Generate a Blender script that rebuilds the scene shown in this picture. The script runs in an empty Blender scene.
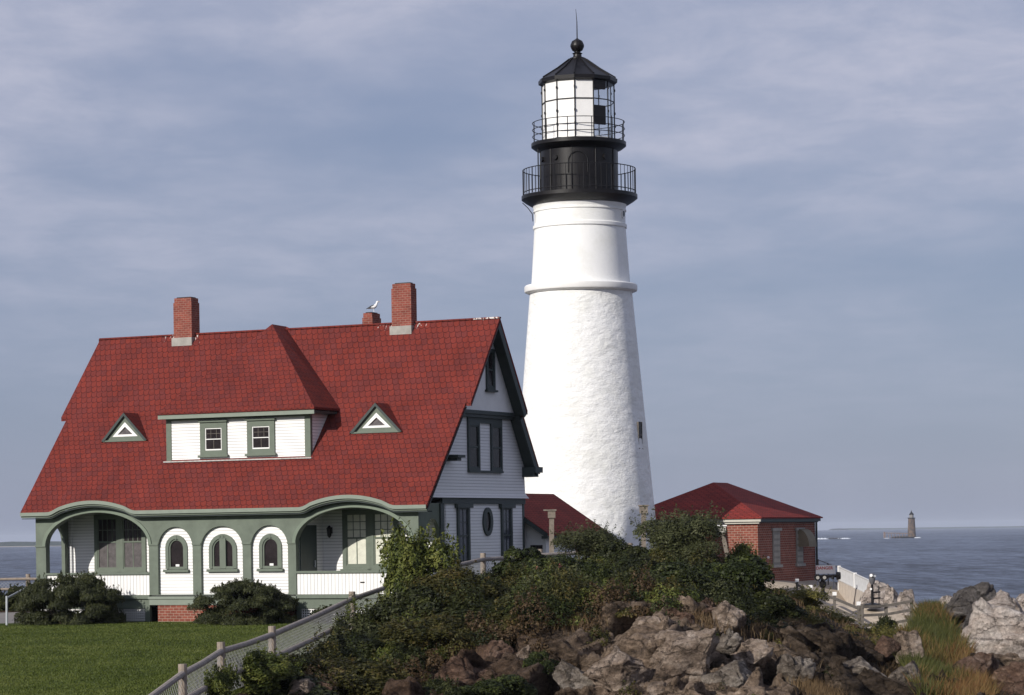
import bpy, math, random
import numpy as np
from mathutils import Vector, Matrix
from mathutils.geometry import tessellate_polygon
PI = math.pi
rad = math.radians
sc = bpy.context.scene
col = sc.collection

# ------------------------------------------------------------------ camera, sky, sun, exposure
F_PX, ROLL, CX, CY, EYE = 2700.0, rad(0.86), 512.0, 533.0, 3.1
cam = bpy.data.cameras.new('camera')
camo = bpy.data.objects.new('camera', cam)
col.objects.link(camo)
cam.sensor_width = 36.0
cam.lens = 36.0 * F_PX / 1024
# the eye level sits at (512,533) in the picture: lens shift, not pitch, keeps the verticals parallel
cam.shift_x = 0.0
cam.shift_y = (CY - 347.5) / 1024
cam.clip_start = 0.5
cam.clip_end = 60000
camo.location = (0, 0, EYE)
camo.rotation_euler = (Matrix.Rotation(PI / 2, 3, 'X') @ Matrix.Rotation(-ROLL, 3, 'Z')).to_euler()
sc.camera = camo
sc.render.resolution_x = 1024
sc.render.resolution_y = 695

SUN_AZ, SUN_EL = 41.0, 25.0       # sun stands behind the camera to the left
sund = Vector((-math.sin(rad(SUN_AZ)) * math.cos(rad(SUN_EL)), -math.cos(rad(SUN_AZ)) * math.cos(rad(SUN_EL)), math.sin(rad(SUN_EL))))
sl = bpy.data.lights.new('sun', 'SUN')
sl.energy = 4.5
sl.angle = rad(0.5)
sl.color = (1.0, 0.95, 0.88)
so = bpy.data.objects.new('sun', sl)
col.objects.link(so)
so.rotation_euler = sund.to_track_quat('Z', 'Y').to_euler()
so.location = (-60, -60, 60)

world = bpy.data.worlds.new('World')
sc.world = world
world.use_nodes = True
wn = world.node_tree
wn.nodes.clear()


def N(t, ty, **kw):
    n = t.nodes.new(ty)
    for k, v in kw.items():
        if k.startswith('i_'):
            key = k[2:]
            n.inputs[int(key) if key.isdigit() else key.replace('_', ' ')].default_value = v
        else:
            setattr(n, k, v)
    return n


def build_world():
    t = wn
    L = t.links.new
    out = N(t, 'ShaderNodeOutputWorld')
    bg = N(t, 'ShaderNodeBackground')
    bg.inputs['Strength'].default_value = 0.1
    sky = N(t, 'ShaderNodeTexSky', sky_type='NISHITA', sun_disc=False)
    sky.sun_elevation = rad(SUN_EL)
    sky.sun_rotation = rad(180 + SUN_AZ)
    sky.air_density = 1.0
    sky.dust_density = 0.6
    sky.ozone_density = 1.5
    tc = N(t, 'ShaderNodeTexCoord')
    sep = N(t, 'ShaderNodeSeparateXYZ')
    L(tc.outputs['Generated'], sep.inputs[0])
    # direction onto a flat cloud deck high above
    zc = N(t, 'ShaderNodeMath', operation='MAXIMUM', i_1=0.02)
    L(sep.outputs['Z'], zc.inputs[0])
    za = N(t, 'ShaderNodeMath', operation='ADD', i_1=0.12)
    L(zc.outputs[0], za.inputs[0])
    dx = N(t, 'ShaderNodeMath', operation='DIVIDE')
    dy = N(t, 'ShaderNodeMath', operation='DIVIDE')
    L(sep.outputs['X'], dx.inputs[0]); L(za.outputs[0], dx.inputs[1])
    L(sep.outputs['Y'], dy.inputs[0]); L(za.outputs[0], dy.inputs[1])
    cmb = N(t, 'ShaderNodeCombineXYZ')
    L(dx.outputs[0], cmb.inputs[0]); L(dy.outputs[0], cmb.inputs[1])
    mp = N(t, 'ShaderNodeMapping')
    mp.inputs['Scale'].default_value = (0.95, 0.75, 1)
    mp.inputs['Rotation'].default_value = (0, 0, rad(9))
    mp.inputs['Location'].default_value = (3.1, 1.7, 0)
    L(cmb.outputs[0], mp.inputs[0])
    n1 = N(t, 'ShaderNodeTexNoise', i_Scale=1.25, i_Detail=5.0, i_Roughness=0.5, i_Distortion=0.1)
    n2 = N(t, 'ShaderNodeTexNoise', i_Scale=6.0, i_Detail=7.0, i_Roughness=0.62, i_Distortion=0.25)
    L(mp.outputs[0], n1.inputs['Vector']); L(mp.outputs[0], n2.inputs['Vector'])
    r1 = N(t, 'ShaderNodeMapRange', interpolation_type='SMOOTHSTEP')
    r1.inputs[1].default_value = 0.28; r1.inputs[2].default_value = 0.60
    L(n1.outputs[0], r1.inputs[0])
    r2 = N(t, 'ShaderNodeMapRange', interpolation_type='SMOOTHSTEP')
    r2.inputs[1].default_value = 0.3; r2.inputs[2].default_value = 0.75
    L(n2.outputs[0], r2.inputs[0])
    # more and whiter cloud overhead, thinner low down
    hr = N(t, 'ShaderNodeMapRange', interpolation_type='SMOOTHSTEP')
    hr.inputs[1].default_value = 0.02; hr.inputs[2].default_value = 0.18
    hr.inputs[3].default_value = 0.12; hr.inputs[4].default_value = 1.0
    L(sep.outputs['Z'], hr.inputs[0])
    m1 = N(t, 'ShaderNodeMath', operation='MULTIPLY_ADD', i_1=0.55, i_2=0.0)
    L(r2.outputs[0], m1.inputs[0])
    m1b = N(t, 'ShaderNodeMath', operation='ADD', i_1=0.45)
    L(m1.outputs[0], m1b.inputs[0])
    m2 = N(t, 'ShaderNodeMath', operation='MULTIPLY')
    L(r1.outputs[0], m2.inputs[0]); L(m1b.outputs[0], m2.inputs[1])
    m3 = N(t, 'ShaderNodeMath', operation='MULTIPLY', use_clamp=True)
    L(m2.outputs[0], m3.inputs[0]); L(hr.outputs[0], m3.inputs[1])
    # thin even veil over the clear air: greys the blue
    veil = N(t, 'ShaderNodeMix', data_type='RGBA')
    veil.inputs[0].default_value = 0.82
    veil.inputs[7].default_value = (2.3, 2.75, 4.3, 1)
    L(sky.outputs[0], veil.inputs[6])
    # slaty band of veil in the middle heights
    cl = N(t, 'ShaderNodeMix', data_type='RGBA')
    cl.inputs[7].default_value = (5.15, 5.3, 6.5, 1)
    L(m3.outputs[0], cl.inputs[0]); L(veil.outputs[2], cl.inputs[6])
    L(cl.outputs[2], bg.inputs['Color'])
    L(bg.outputs[0], out.inputs[0])


build_world()
sc.view_settings.view_transform = 'Standard'
sc.view_settings.look = 'None'
sc.view_settings.exposure = 0.0
sc.view_settings.gamma = 1.0
sc.view_settings.use_curve_mapping = False
sc.render.engine = 'CYCLES'


# ------------------------------------------------------------------ helpers
def W(px, py, D):
    """point seen at picture position (px,py) at depth D"""
    dx, dy = px - CX, CY - py
    c, s = math.cos(-ROLL), math.sin(-ROLL)
    return Vector(((dx * c - dy * s) / F_PX * D, D, EYE + (dx * s + dy * c) / F_PX * D))


def tag(o, label=None, cat=None, group=None, kind=None):
    if label: o['label'] = label
    if cat: o['category'] = cat
    if group: o['group'] = group
    if kind: o['kind'] = kind
    return o


def empty(name, loc, rz=0.0, label=None, cat=None, group=None):
    o = bpy.data.objects.new(name, None)
    o.empty_display_size = 0.3
    o.location = loc
    o.rotation_euler = (0, 0, rz)
    col.objects.link(o)
    tag(o, label, cat, group)
    return o


class MB:
    """collects faces; build() links ONE mesh object"""
    def __init__(s):
        s.v = []; s.f = []; s.uv = {}

    def face(s, pts, uv=None):
        i = len(s.v)
        s.v += [tuple(p) for p in pts]
        if uv: s.uv[len(s.f)] = uv
        s.f.append(tuple(range(i, i + len(pts))))

    def box(s, x0, x1, y0, y1, z0, z1):
        if x1 < x0: x0, x1 = x1, x0
        if y1 < y0: y0, y1 = y1, y0
        if z1 < z0: z0, z1 = z1, z0
        i = len(s.v)
        s.v += [(x0, y0, z0), (x1, y0, z0), (x1, y1, z0), (x0, y1, z0), (x0, y0, z1), (x1, y0, z1), (x1, y1, z1), (x0, y1, z1)]
        for q in ((0, 3, 2, 1), (4, 5, 6, 7), (0, 1, 5, 4), (1, 2, 6, 5), (2, 3, 7, 6), (3, 0, 4, 7)):
            s.f.append(tuple(i + k for k in q))
        return s

    def tube(s, p0, p1, r0, r1=None, n=8, caps=True):
        r1 = r0 if r1 is None else r1
        p0, p1 = Vector(p0), Vector(p1)
        d = (p1 - p0).normalized()
        a = d.orthogonal().normalized(); b = d.cross(a)
        i = len(s.v)
        for p, r in ((p0, r0), (p1, r1)):
            for k in range(n):
                t = 2 * PI * k / n
                s.v.append(tuple(p + (a * math.cos(t) + b * math.sin(t)) * r))
        for k in range(n):
            s.f.append((i + k, i + (k + 1) % n, i + n + (k + 1) % n, i + n + k))
        if caps:
            s.f.append(tuple(i + k for k in reversed(range(n))))
            s.f.append(tuple(i + n + k for k in range(n)))
        return s

    def poly(s, pts, r, n=8, closed=False):
        pts = [Vector(p) for p in pts]
        m = len(pts)
        for k in range(m if closed else m - 1):
            s.tube(pts[k], pts[(k + 1) % m], r, r, n)
        return s

    def lathe(s, prof, seg=48, c=(0, 0, 0), rot=0.0, cap=True):
        i = len(s.v)
        for r, z in prof:
            for k in range(seg):
                t = 2 * PI * k / seg + rot
                s.v.append((c[0] + r * math.cos(t), c[1] + r * math.sin(t), c[2] + z))
        for j in range(len(prof) - 1):
            for k in range(seg):
                a = i + j * seg + k; b = i + j * seg + (k + 1) % seg
                s.f.append((a, b, b + seg, a + seg))
        if cap:
            s.f.append(tuple(i + k for k in reversed(range(seg))))
            s.f.append(tuple(i + (len(prof) - 1) * seg + k for k in range(seg)))
        return s

    def build(s, name, m, parent=None, smooth=False, uvf=None):
        me = bpy.data.meshes.new(name)
        me.from_pydata(s.v, [], s.f)
        ul = me.uv_layers.new(name='UVMap').data
        for p in me.polygons:
            n = p.normal
            if abs(n.z) > 0.985:
                t, q = Vector((1, 0, 0)), Vector((0, 1, 0))
            else:
                t = Vector((0, 0, 1)).cross(n).normalized(); q = n.cross(t)
            cu = s.uv.get(p.index)
            for j, li in enumerate(p.loop_indices):
                co = me.vertices[me.loops[li].vertex_index].co
                if cu: ul[li].uv = cu[j]
                elif uvf: ul[li].uv = uvf(co)
                else: ul[li].uv = (co.dot(t), co.dot(q))
        if smooth:
            me.polygons.foreach_set('use_smooth', [True] * len(me.polygons))
            me.set_sharp_from_angle(angle=rad(32))
        me.materials.append(m)
        o = bpy.data.objects.new(name, me)
        col.objects.link(o)
        if parent: o.parent = parent
        return o


def np_mesh(name, V, Fq, m, parent=None, smooth=False, vcol=None):
    """fast mesh from numpy arrays; Fq is (n,3) or (n,4)"""
    me = bpy.data.meshes.new(name)
    V = np.asarray(V, dtype=np.float32); Fq = np.asarray(Fq, dtype=np.int32)
    k = Fq.shape[1]
    me.vertices.add(len(V)); me.vertices.foreach_set('co', V.ravel())
    me.loops.add(Fq.size); me.loops.foreach_set('vertex_index', Fq.ravel())
    me.polygons.add(len(Fq))
    me.polygons.foreach_set('loop_start', np.arange(0, Fq.size, k, dtype=np.int32))
    me.update(calc_edges=True)
    if smooth: me.polygons.foreach_set('use_smooth', np.ones(len(Fq), dtype=bool))
    if vcol is not None:
        a = me.color_attributes.new('tint', 'FLOAT_COLOR', 'POINT')
        c = np.ones((len(V), 4), dtype=np.float32); c[:, :3] = vcol
        a.data.foreach_set('color', c.ravel())
    me.materials.append(m)
    o = bpy.data.objects.new(name, me)
    col.objects.link(o)
    if parent: o.parent = parent
    return o


def copy_tree(o, parent=None):
    c = o.copy(); col.objects.link(c)
    if parent: c.parent = parent
    for ch in list(o.children):
        copy_tree(ch, c)
    return c


class Pl:
    """a wall plane in house coordinates: 'F' faces -y at y=c, 'S' faces +x at x=c, 'B' faces +y, 'L' faces -x"""
    def __init__(s, k, c): s.k = k; s.c = c

    def p(s, a, b, d=0.0):
        if s.k == 'F': return (a, s.c - d, b)
        if s.k == 'S': return (s.c + d, a, b)
        if s.k == 'B': return (a, s.c + d, b)
        return (s.c - d, a, b)


def rbox(mb, pl, a0, a1, b0, b1, d0, d1):
    p, q = pl.p(a0, b0, d0), pl.p(a1, b1, d1)
    mb.box(p[0], q[0], p[1], q[1], p[2], q[2])


def panel(mb, pl, outer, holes=(), d0=0.0, d1=0.1):
    """flat plate with holes: front at d1, back at d0"""
    loops = [list(outer)] + [list(h) for h in holes]
    tri = tessellate_polygon([[Vector((a, b, 0)) for a, b in l] for l in loops])
    flat = [q for l in loops for q in l]
    flip = pl.k in ('F', 'S')
    for t in tri:
        A = [flat[i] for i in t]
        ar = (A[1][0] - A[0][0]) * (A[2][1] - A[0][1]) - (A[2][0] - A[0][0]) * (A[1][1] - A[0][1])
        if ar < 0: A.reverse()
        if pl.k in ('B', 'L'): A.reverse()
        mb.face([pl.p(a, b, d1) for a, b in A])
        mb.face([pl.p(a, b, d0) for a, b in reversed(A)])
    for l in loops:
        n = len(l)
        for i in range(n):
            a, b = l[i], l[(i + 1) % n]
            mb.face([pl.p(*a, d0), pl.p(*b, d0), pl.p(*b, d1), pl.p(*a, d1)])


def arch(cx, hw, base, spring, rise, n=22):
    """closed loop of an arched opening"""
    pts = [(cx - hw, base), (cx + hw, base)]
    for i in range(n + 1):
        t = PI * i / n
        pts.append((cx + hw * math.cos(t), spring + rise * math.sin(t)))
    return pts


def ring(mb, pl, cx, hw, base, spring, rise, w, d0, d1, legs=True, n=22, whw=None):
    """band round an arched opening"""
    inn, out = [], []
    if legs:
        inn.append((cx + hw, base)); out.append((cx + hw + w, base))
    for i in range(n + 1):
        t = PI * i / n
        inn.append((cx + hw * math.cos(t), spring + rise * math.sin(t)))
        out.append((cx + (hw + w) * math.cos(t), spring + (rise + w) * math.sin(t)))
    if legs:
        inn.append((cx - hw, base)); out.append((cx - hw - w, base))
    for i in range(len(inn) - 1):
        a, b, c, e = inn[i], inn[i + 1], out[i + 1], out[i]
        mb.face([pl.p(*e, d1), pl.p(*c, d1), pl.p(*b, d1), pl.p(*a, d1)])
        mb.face([pl.p(*a, d0), pl.p(*b, d0), pl.p(*b, d1), pl.p(*a, d1)])
        mb.face([pl.p(*e, d0), pl.p(*e, d1), pl.p(*c, d1), pl.p(*c, d0)])


# ------------------------------------------------------------------ materials
def mat(name):
    m = bpy.data.materials.new(name)
    m.use_nodes = True
    t = m.node_tree
    b = t.nodes['Principled BSDF']
    b.inputs['Specular IOR Level'].default_value = 0.3
    return m, t, b, t.links.new


def plain(name, c, rough=0.6, metal=0.0, var=0.12, scale=3.0, bump=0.0, spec=0.3):
    m, t, b, L = mat(name)
    tc = N(t, 'ShaderNodeTexCoord')
    n = N(t, 'ShaderNodeTexNoise', i_Scale=scale, i_Detail=6.0, i_Roughness=0.65)
    L(tc.outputs['Object'], n.inputs['Vector'])
    mx = N(t, 'ShaderNodeMix', data_type='RGBA')
    mx.inputs[6].default_value = tuple(x * (1 - var) for x in c) + (1,)
    mx.inputs[7].default_value = tuple(min(1, x * (1 + var)) for x in c) + (1,)
    r = N(t, 'ShaderNodeMapRange'); r.inputs[1].default_value = 0.3; r.inputs[2].default_value = 0.7
    L(n.outputs[0], r.inputs[0]); L(r.outputs[0], mx.inputs[0]); L(mx.outputs[2], b.inputs['Base Color'])
    b.inputs['Roughness'].default_value = rough
    b.inputs['Metallic'].default_value = metal
    b.inputs['Specular IOR Level'].default_value = spec
    if bump:
        bp = N(t, 'ShaderNodeBump', i_Strength=bump, i_Distance=0.02)
        L(n.outputs[0], bp.inputs['Height']); L(bp.outputs[0], b.inputs['Normal'])
    return m


def clap(name, c, period=0.11, axis='Y', groove=0.72, stain=0.05):
    """painted boards: saw-tooth laps (axis Y) or vertical beads (axis X), in metres from the UV map"""
    m, t, b, L = mat(name)
    uv = N(t, 'ShaderNodeUVMap')
    sp = N(t, 'ShaderNodeSeparateXYZ'); L(uv.outputs[0], sp.inputs[0])
    d = N(t, 'ShaderNodeMath', operation='DIVIDE', i_1=period); L(sp.outputs[axis], d.inputs[0])
    fr = N(t, 'ShaderNodeMath', operation='FRACT'); L(d.outputs[0], fr.inputs[0])
    bp = N(t, 'ShaderNodeBump', i_Strength=0.8, i_Distance=0.018)
    if axis == 'Y':
        inv = N(t, 'ShaderNodeMath', operation='SUBTRACT', i_0=1.0); L(fr.outputs[0], inv.inputs[1])
        L(inv.outputs[0], bp.inputs['Height'])
    edge = N(t, 'ShaderNodeMapRange'); edge.inputs[1].default_value = 0.10; edge.inputs[2].default_value = 0.2
    edge.inputs[3].default_value = groove; edge.inputs[4].default_value = 1.0
    L(fr.outputs[0], edge.inputs[0])
    if axis == 'X': L(edge.outputs[0], bp.inputs['Height'])
    L(bp.outputs[0], b.inputs['Normal'])
    tc = N(t, 'ShaderNodeTexCoord')
    n = N(t, 'ShaderNodeTexNoise', i_Scale=1.7, i_Detail=7.0, i_Roughness=0.6); L(tc.outputs['Object'], n.inputs['Vector'])
    fl = N(t, 'ShaderNodeMath', operation='FLOOR'); L(d.outputs[0], fl.inputs[0])
    wn_ = N(t, 'ShaderNodeTexWhiteNoise', noise_dimensions='1D'); L(fl.outputs[0], wn_.inputs['W'])
    a1 = N(t, 'ShaderNodeMath', operation='MULTIPLY_ADD', i_1=-stain, i_2=1.0); L(wn_.outputs[0], a1.inputs[0])
    a2 = N(t, 'ShaderNodeMath', operation='MULTIPLY_ADD', i_1=-stain * 2, i_2=1.0 + stain); L(n.outputs[0], a2.inputs[0])
    a3 = N(t, 'ShaderNodeMath', operation='MULTIPLY'); L(a1.outputs[0], a3.inputs[0]); L(a2.outputs[0], a3.inputs[1])
    a4 = N(t, 'ShaderNodeMath', operation='MULTIPLY'); L(a3.outputs[0], a4.inputs[0]); L(edge.outputs[0], a4.inputs[1])
    vm = N(t, 'ShaderNodeVectorMath', operation='SCALE'); vm.inputs[0].default_value = c
    L(a4.outputs[0], vm.inputs['Scale']); L(vm.outputs[0], b.inputs['Base Color'])
    b.inputs['Roughness'].default_value = 0.55
    return m


def shingle(name, c1, c2, gap, w=0.245, h=0.235, mortar=0.014, stains=()):
    m, t, b, L = mat(name)
    uv = N(t, 'ShaderNodeUVMap')
    # slightly swinging courses
    nz = N(t, 'ShaderNodeTexNoise', i_Scale=1.3, i_Detail=2.0); L(uv.outputs[0], nz.inputs['Vector'])
    sb = N(t, 'ShaderNodeVectorMath', operation='SUBTRACT'); L(nz.outputs['Color'], sb.inputs[0]); sb.inputs[1].default_value = (.5, .5, .5)
    sl_ = N(t, 'ShaderNodeVectorMath', operation='SCALE', i_Scale=0.05); L(sb.outputs[0], sl_.inputs[0])
    ad = N(t, 'ShaderNodeVectorMath', operation='ADD'); L(uv.outputs[0], ad.inputs[0]); L(sl_.outputs[0], ad.inputs[1])
    # interlocking six-sided tabs: the course line zigzags between the joints
    sp = N(t, 'ShaderNodeSeparateXYZ'); L(ad.outputs[0], sp.inputs[0])
    ax = N(t, 'ShaderNodeMath', operation='MULTIPLY', i_1=2 * PI / w); L(sp.outputs['X'], ax.inputs[0])
    ay = N(t, 'ShaderNodeMath', operation='MULTIPLY', i_1=PI / h); L(sp.outputs['Y'], ay.inputs[0])
    cx_ = N(t, 'ShaderNodeMath', operation='COSINE'); L(ax.outputs[0], cx_.inputs[0])
    cy_ = N(t, 'ShaderNodeMath', operation='COSINE'); L(ay.outputs[0], cy_.inputs[0])
    pc = N(t, 'ShaderNodeMath', operation='MULTIPLY'); L(cx_.outputs[0], pc.inputs[0]); L(cy_.outputs[0], pc.inputs[1])
    yy = N(t, 'ShaderNodeMath', operation='MULTIPLY_ADD', i_1=h * .11); L(pc.outputs[0], yy.inputs[0]); L(sp.outputs['Y'], yy.inputs[2])
    dv = N(t, 'ShaderNodeMath', operation='DIVIDE', i_1=h); L(yy.outputs[0], dv.inputs[0])
    fr = N(t, 'ShaderNodeMath', operation='FRACT'); L(dv.outputs[0], fr.inputs[0])
    lean = N(t, 'ShaderNodeMath', operation='MULTIPLY_ADD', i_1=.07); L(fr.outputs[0], lean.inputs[0]); L(sp.outputs['X'], lean.inputs[2])
    cb = N(t, 'ShaderNodeCombineXYZ'); L(lean.outputs[0], cb.inputs[0]); L(yy.outputs[0], cb.inputs[1])
    br = N(t, 'ShaderNodeTexBrick', offset=0.5)
    br.inputs['Scale'].default_value = 1.0
    br.inputs['Brick Width'].default_value = w; br.inputs['Row Height'].default_value = h
    br.inputs['Mortar Size'].default_value = mortar; br.inputs['Mortar Smooth'].default_value = 0.3
    br.inputs['Color1'].default_value = (*c1, 1); br.inputs['Color2'].default_value = (*c2, 1); br.inputs['Mortar'].default_value = (*gap, 1)
    br.inputs['Bias'].default_value = -0.25
    L(cb.outputs[0], br.inputs['Vector'])
    n = N(t, 'ShaderNodeTexNoise', i_Scale=0.7, i_Detail=6.0, i_Roughness=0.7); L(uv.outputs[0], n.inputs['Vector'])
    r = N(t, 'ShaderNodeMapRange'); r.inputs[1].default_value = 0.3; r.inputs[2].default_value = 0.7; r.inputs[3].default_value = 0.78; r.inputs[4].default_value = 1.15
    L(n.outputs[0], r.inputs[0])
    g = N(t, 'ShaderNodeTexNoise', i_Scale=22.0, i_Detail=3.0); L(uv.outputs[0], g.inputs['Vector'])
    rg = N(t, 'ShaderNodeMapRange'); rg.inputs[1].default_value = 0.3; rg.inputs[2].default_value = 0.7; rg.inputs[3].default_value = 0.85; rg.inputs[4].default_value = 1.12
    L(g.outputs[0], rg.inputs[0])
    mm = N(t, 'ShaderNodeMath', operation='MULTIPLY'); L(r.outputs[0], mm.inputs[0]); L(rg.outputs[0], mm.inputs[1])
    vm = N(t, 'ShaderNodeVectorMath', operation='SCALE'); L(br.outputs['Color'], vm.inputs[0]); L(mm.outputs[0], vm.inputs['Scale'])
    last = vm.outputs[0]
    for (sx, sy, rx, ry) in stains:       # gull droppings: streaks with a place of their own
        mp = N(t, 'ShaderNodeMapping', vector_type='TEXTURE'); mp.inputs['Location'].default_value = (sx, sy, 0); mp.inputs['Scale'].default_value = (rx, ry, 1)
        L(uv.outputs[0], mp.inputs[0])
        ln = N(t, 'ShaderNodeVectorMath', operation='LENGTH'); L(mp.outputs[0], ln.inputs[0])
        sn_m = N(t, 'ShaderNodeMapping'); sn_m.inputs['Scale'].default_value = (9, 2.5, 1); L(uv.outputs[0], sn_m.inputs[0])
        sn = N(t, 'ShaderNodeTexNoise', i_Scale=1.0, i_Detail=4.0, i_Roughness=0.7); L(sn_m.outputs[0], sn.inputs['Vector'])
        q = N(t, 'ShaderNodeMath', operation='MULTIPLY_ADD', i_1=0.17, i_2=0.395); L(ln.outputs['Value'], q.inputs[0])
        gt = N(t, 'ShaderNodeMath', operation='GREATER_THAN'); L(sn.outputs[0], gt.inputs[0]); L(q.outputs[0], gt.inputs[1])
        mx = N(t, 'ShaderNodeMix', data_type='RGBA'); mx.inputs[7].default_value = (0.62, 0.58, 0.55, 1)
        L(gt.outputs[0], mx.inputs[0]); L(last, mx.inputs[6]); last = mx.outputs[2]
    L(last, b.inputs['Base Color'])
    bp = N(t, 'ShaderNodeBump', i_Strength=0.7, i_Distance=0.02)
    inv = N(t, 'ShaderNodeMath', operation='SUBTRACT', i_0=1.0); L(br.outputs['Fac'], inv.inputs[1])
    q2 = N(t, 'ShaderNodeMath', operation='MULTIPLY_ADD', i_1=-0.5); L(fr.outputs[0], q2.inputs[0]); L(inv.outputs[0], q2.inputs[2])
    L(q2.outputs[0], bp.inputs['Height']); L(bp.outputs[0], b.inputs['Normal'])
    b.inputs['Roughness'].default_value = 0.85; b.inputs['Specular IOR Level'].default_value = 0.12
    return m


def brick(name, c1, c2, mo, w=0.23, h=0.082):
    m, t, b, L = mat(name)
    uv = N(t, 'ShaderNodeUVMap')
    br = N(t, 'ShaderNodeTexBrick', offset=0.5)
    br.inputs['Scale'].default_value = 1.0
    br.inputs['Brick Width'].default_value = w; br.inputs['Row Height'].default_value = h
    br.inputs['Mortar Size'].default_value = 0.011; br.inputs['Mortar Smooth'].default_value = 0.3
    br.inputs['Color1'].default_value = (*c1, 1); br.inputs['Color2'].default_value = (*c2, 1); br.inputs['Mortar'].default_value = (*mo, 1)
    L(uv.outputs[0], br.inputs['Vector'])
    n = N(t, 'ShaderNodeTexNoise', i_Scale=2.5, i_Detail=6.0, i_Roughness=0.7); L(uv.outputs[0], n.inputs['Vector'])
    r = N(t, 'ShaderNodeMapRange'); r.inputs[1].default_value = 0.3; r.inputs[2].default_value = 0.7; r.inputs[3].default_value = 0.75; r.inputs[4].default_value = 1.2
    L(n.outputs[0], r.inputs[0])
    vm = N(t, 'ShaderNodeVectorMath', operation='SCALE'); L(br.outputs['Color'], vm.inputs[0]); L(r.outputs[0], vm.inputs['Scale'])
    L(vm.outputs[0], b.inputs['Base Color'])
    bp = N(t, 'ShaderNodeBump', i_Strength=0.6, i_Distance=0.01, invert=True)
    L(br.outputs['Fac'], bp.inputs['Height']); L(bp.outputs[0], b.inputs['Normal'])
    b.inputs['Roughness'].default_value = 0.85; b.inputs['Specular IOR Level'].default_value = 0.15
    return m


def masonry(name, c, strength=1.0, stones=True, dist=0.06):
    """whitewashed rubble: lumpy stones under many coats of paint"""
    m, t, b, L = mat(name)
    tc = N(t, 'ShaderNodeTexCoord')
    mp = N(t, 'ShaderNodeMapping'); mp.inputs['Scale'].default_value = (1.7, 1.7, 2.9) if stones else (3, 3, 9)
    L(tc.outputs['Object'], mp.inputs[0])
    nz = N(t, 'ShaderNodeTexNoise', i_Scale=0.9, i_Detail=4.0); L(mp.outputs[0], nz.inputs['Vector'])
    mxv = N(t, 'ShaderNodeMix', data_type='VECTOR'); mxv.inputs[0].default_value = 0.45
    L(mp.outputs[0], mxv.inputs[4]); L(nz.outputs['Color'], mxv.inputs[5])
    vo = N(t, 'ShaderNodeTexVoronoi', feature='SMOOTH_F1'); vo.inputs['Smoothness'].default_value = 0.35; vo.inputs['Scale'].default_value = 1.6; vo.inputs['Randomness'].default_value = 1.0
    L(mxv.outputs[1], vo.inputs['Vector'])
    n2 = N(t, 'ShaderNodeTexNoise', i_Scale=2.2, i_Detail=8.0, i_Roughness=0.68); L(mp.outputs[0], n2.inputs['Vector'])
    inv = N(t, 'ShaderNodeMath', operation='MULTIPLY_ADD', i_1=-0.7 if stones else -0.1); L(vo.outputs['Distance'], inv.inputs[0]); L(n2.outputs[0], inv.inputs[2])
    bp = N(t, 'ShaderNodeBump', i_Strength=strength, i_Distance=dist)
    L(inv.outputs[0], bp.inputs['Height']); L(bp.outputs[0], b.inputs['Normal'])
    n3 = N(t, 'ShaderNodeTexNoise', i_Scale=0.8, i_Detail=8.0, i_Roughness=0.7); L(tc.outputs['Object'], n3.inputs['Vector'])
    mx = N(t, 'ShaderNodeMix', data_type='RGBA')
    mx.inputs[6].default_value = (c[0] * .9, c[1] * .9, c[2] * .87, 1); mx.inputs[7].default_value = (*c, 1)
    r = N(t, 'ShaderNodeMapRange'); r.inputs[1].default_value = 0.32; r.inputs[2].default_value = 0.55
    L(n3.outputs[0], r.inputs[0]); L(r.outputs[0], mx.inputs[0]); L(mx.outputs[2], b.inputs['Base Color'])
    b.inputs['Roughness'].default_value = 0.7
    return m


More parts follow.
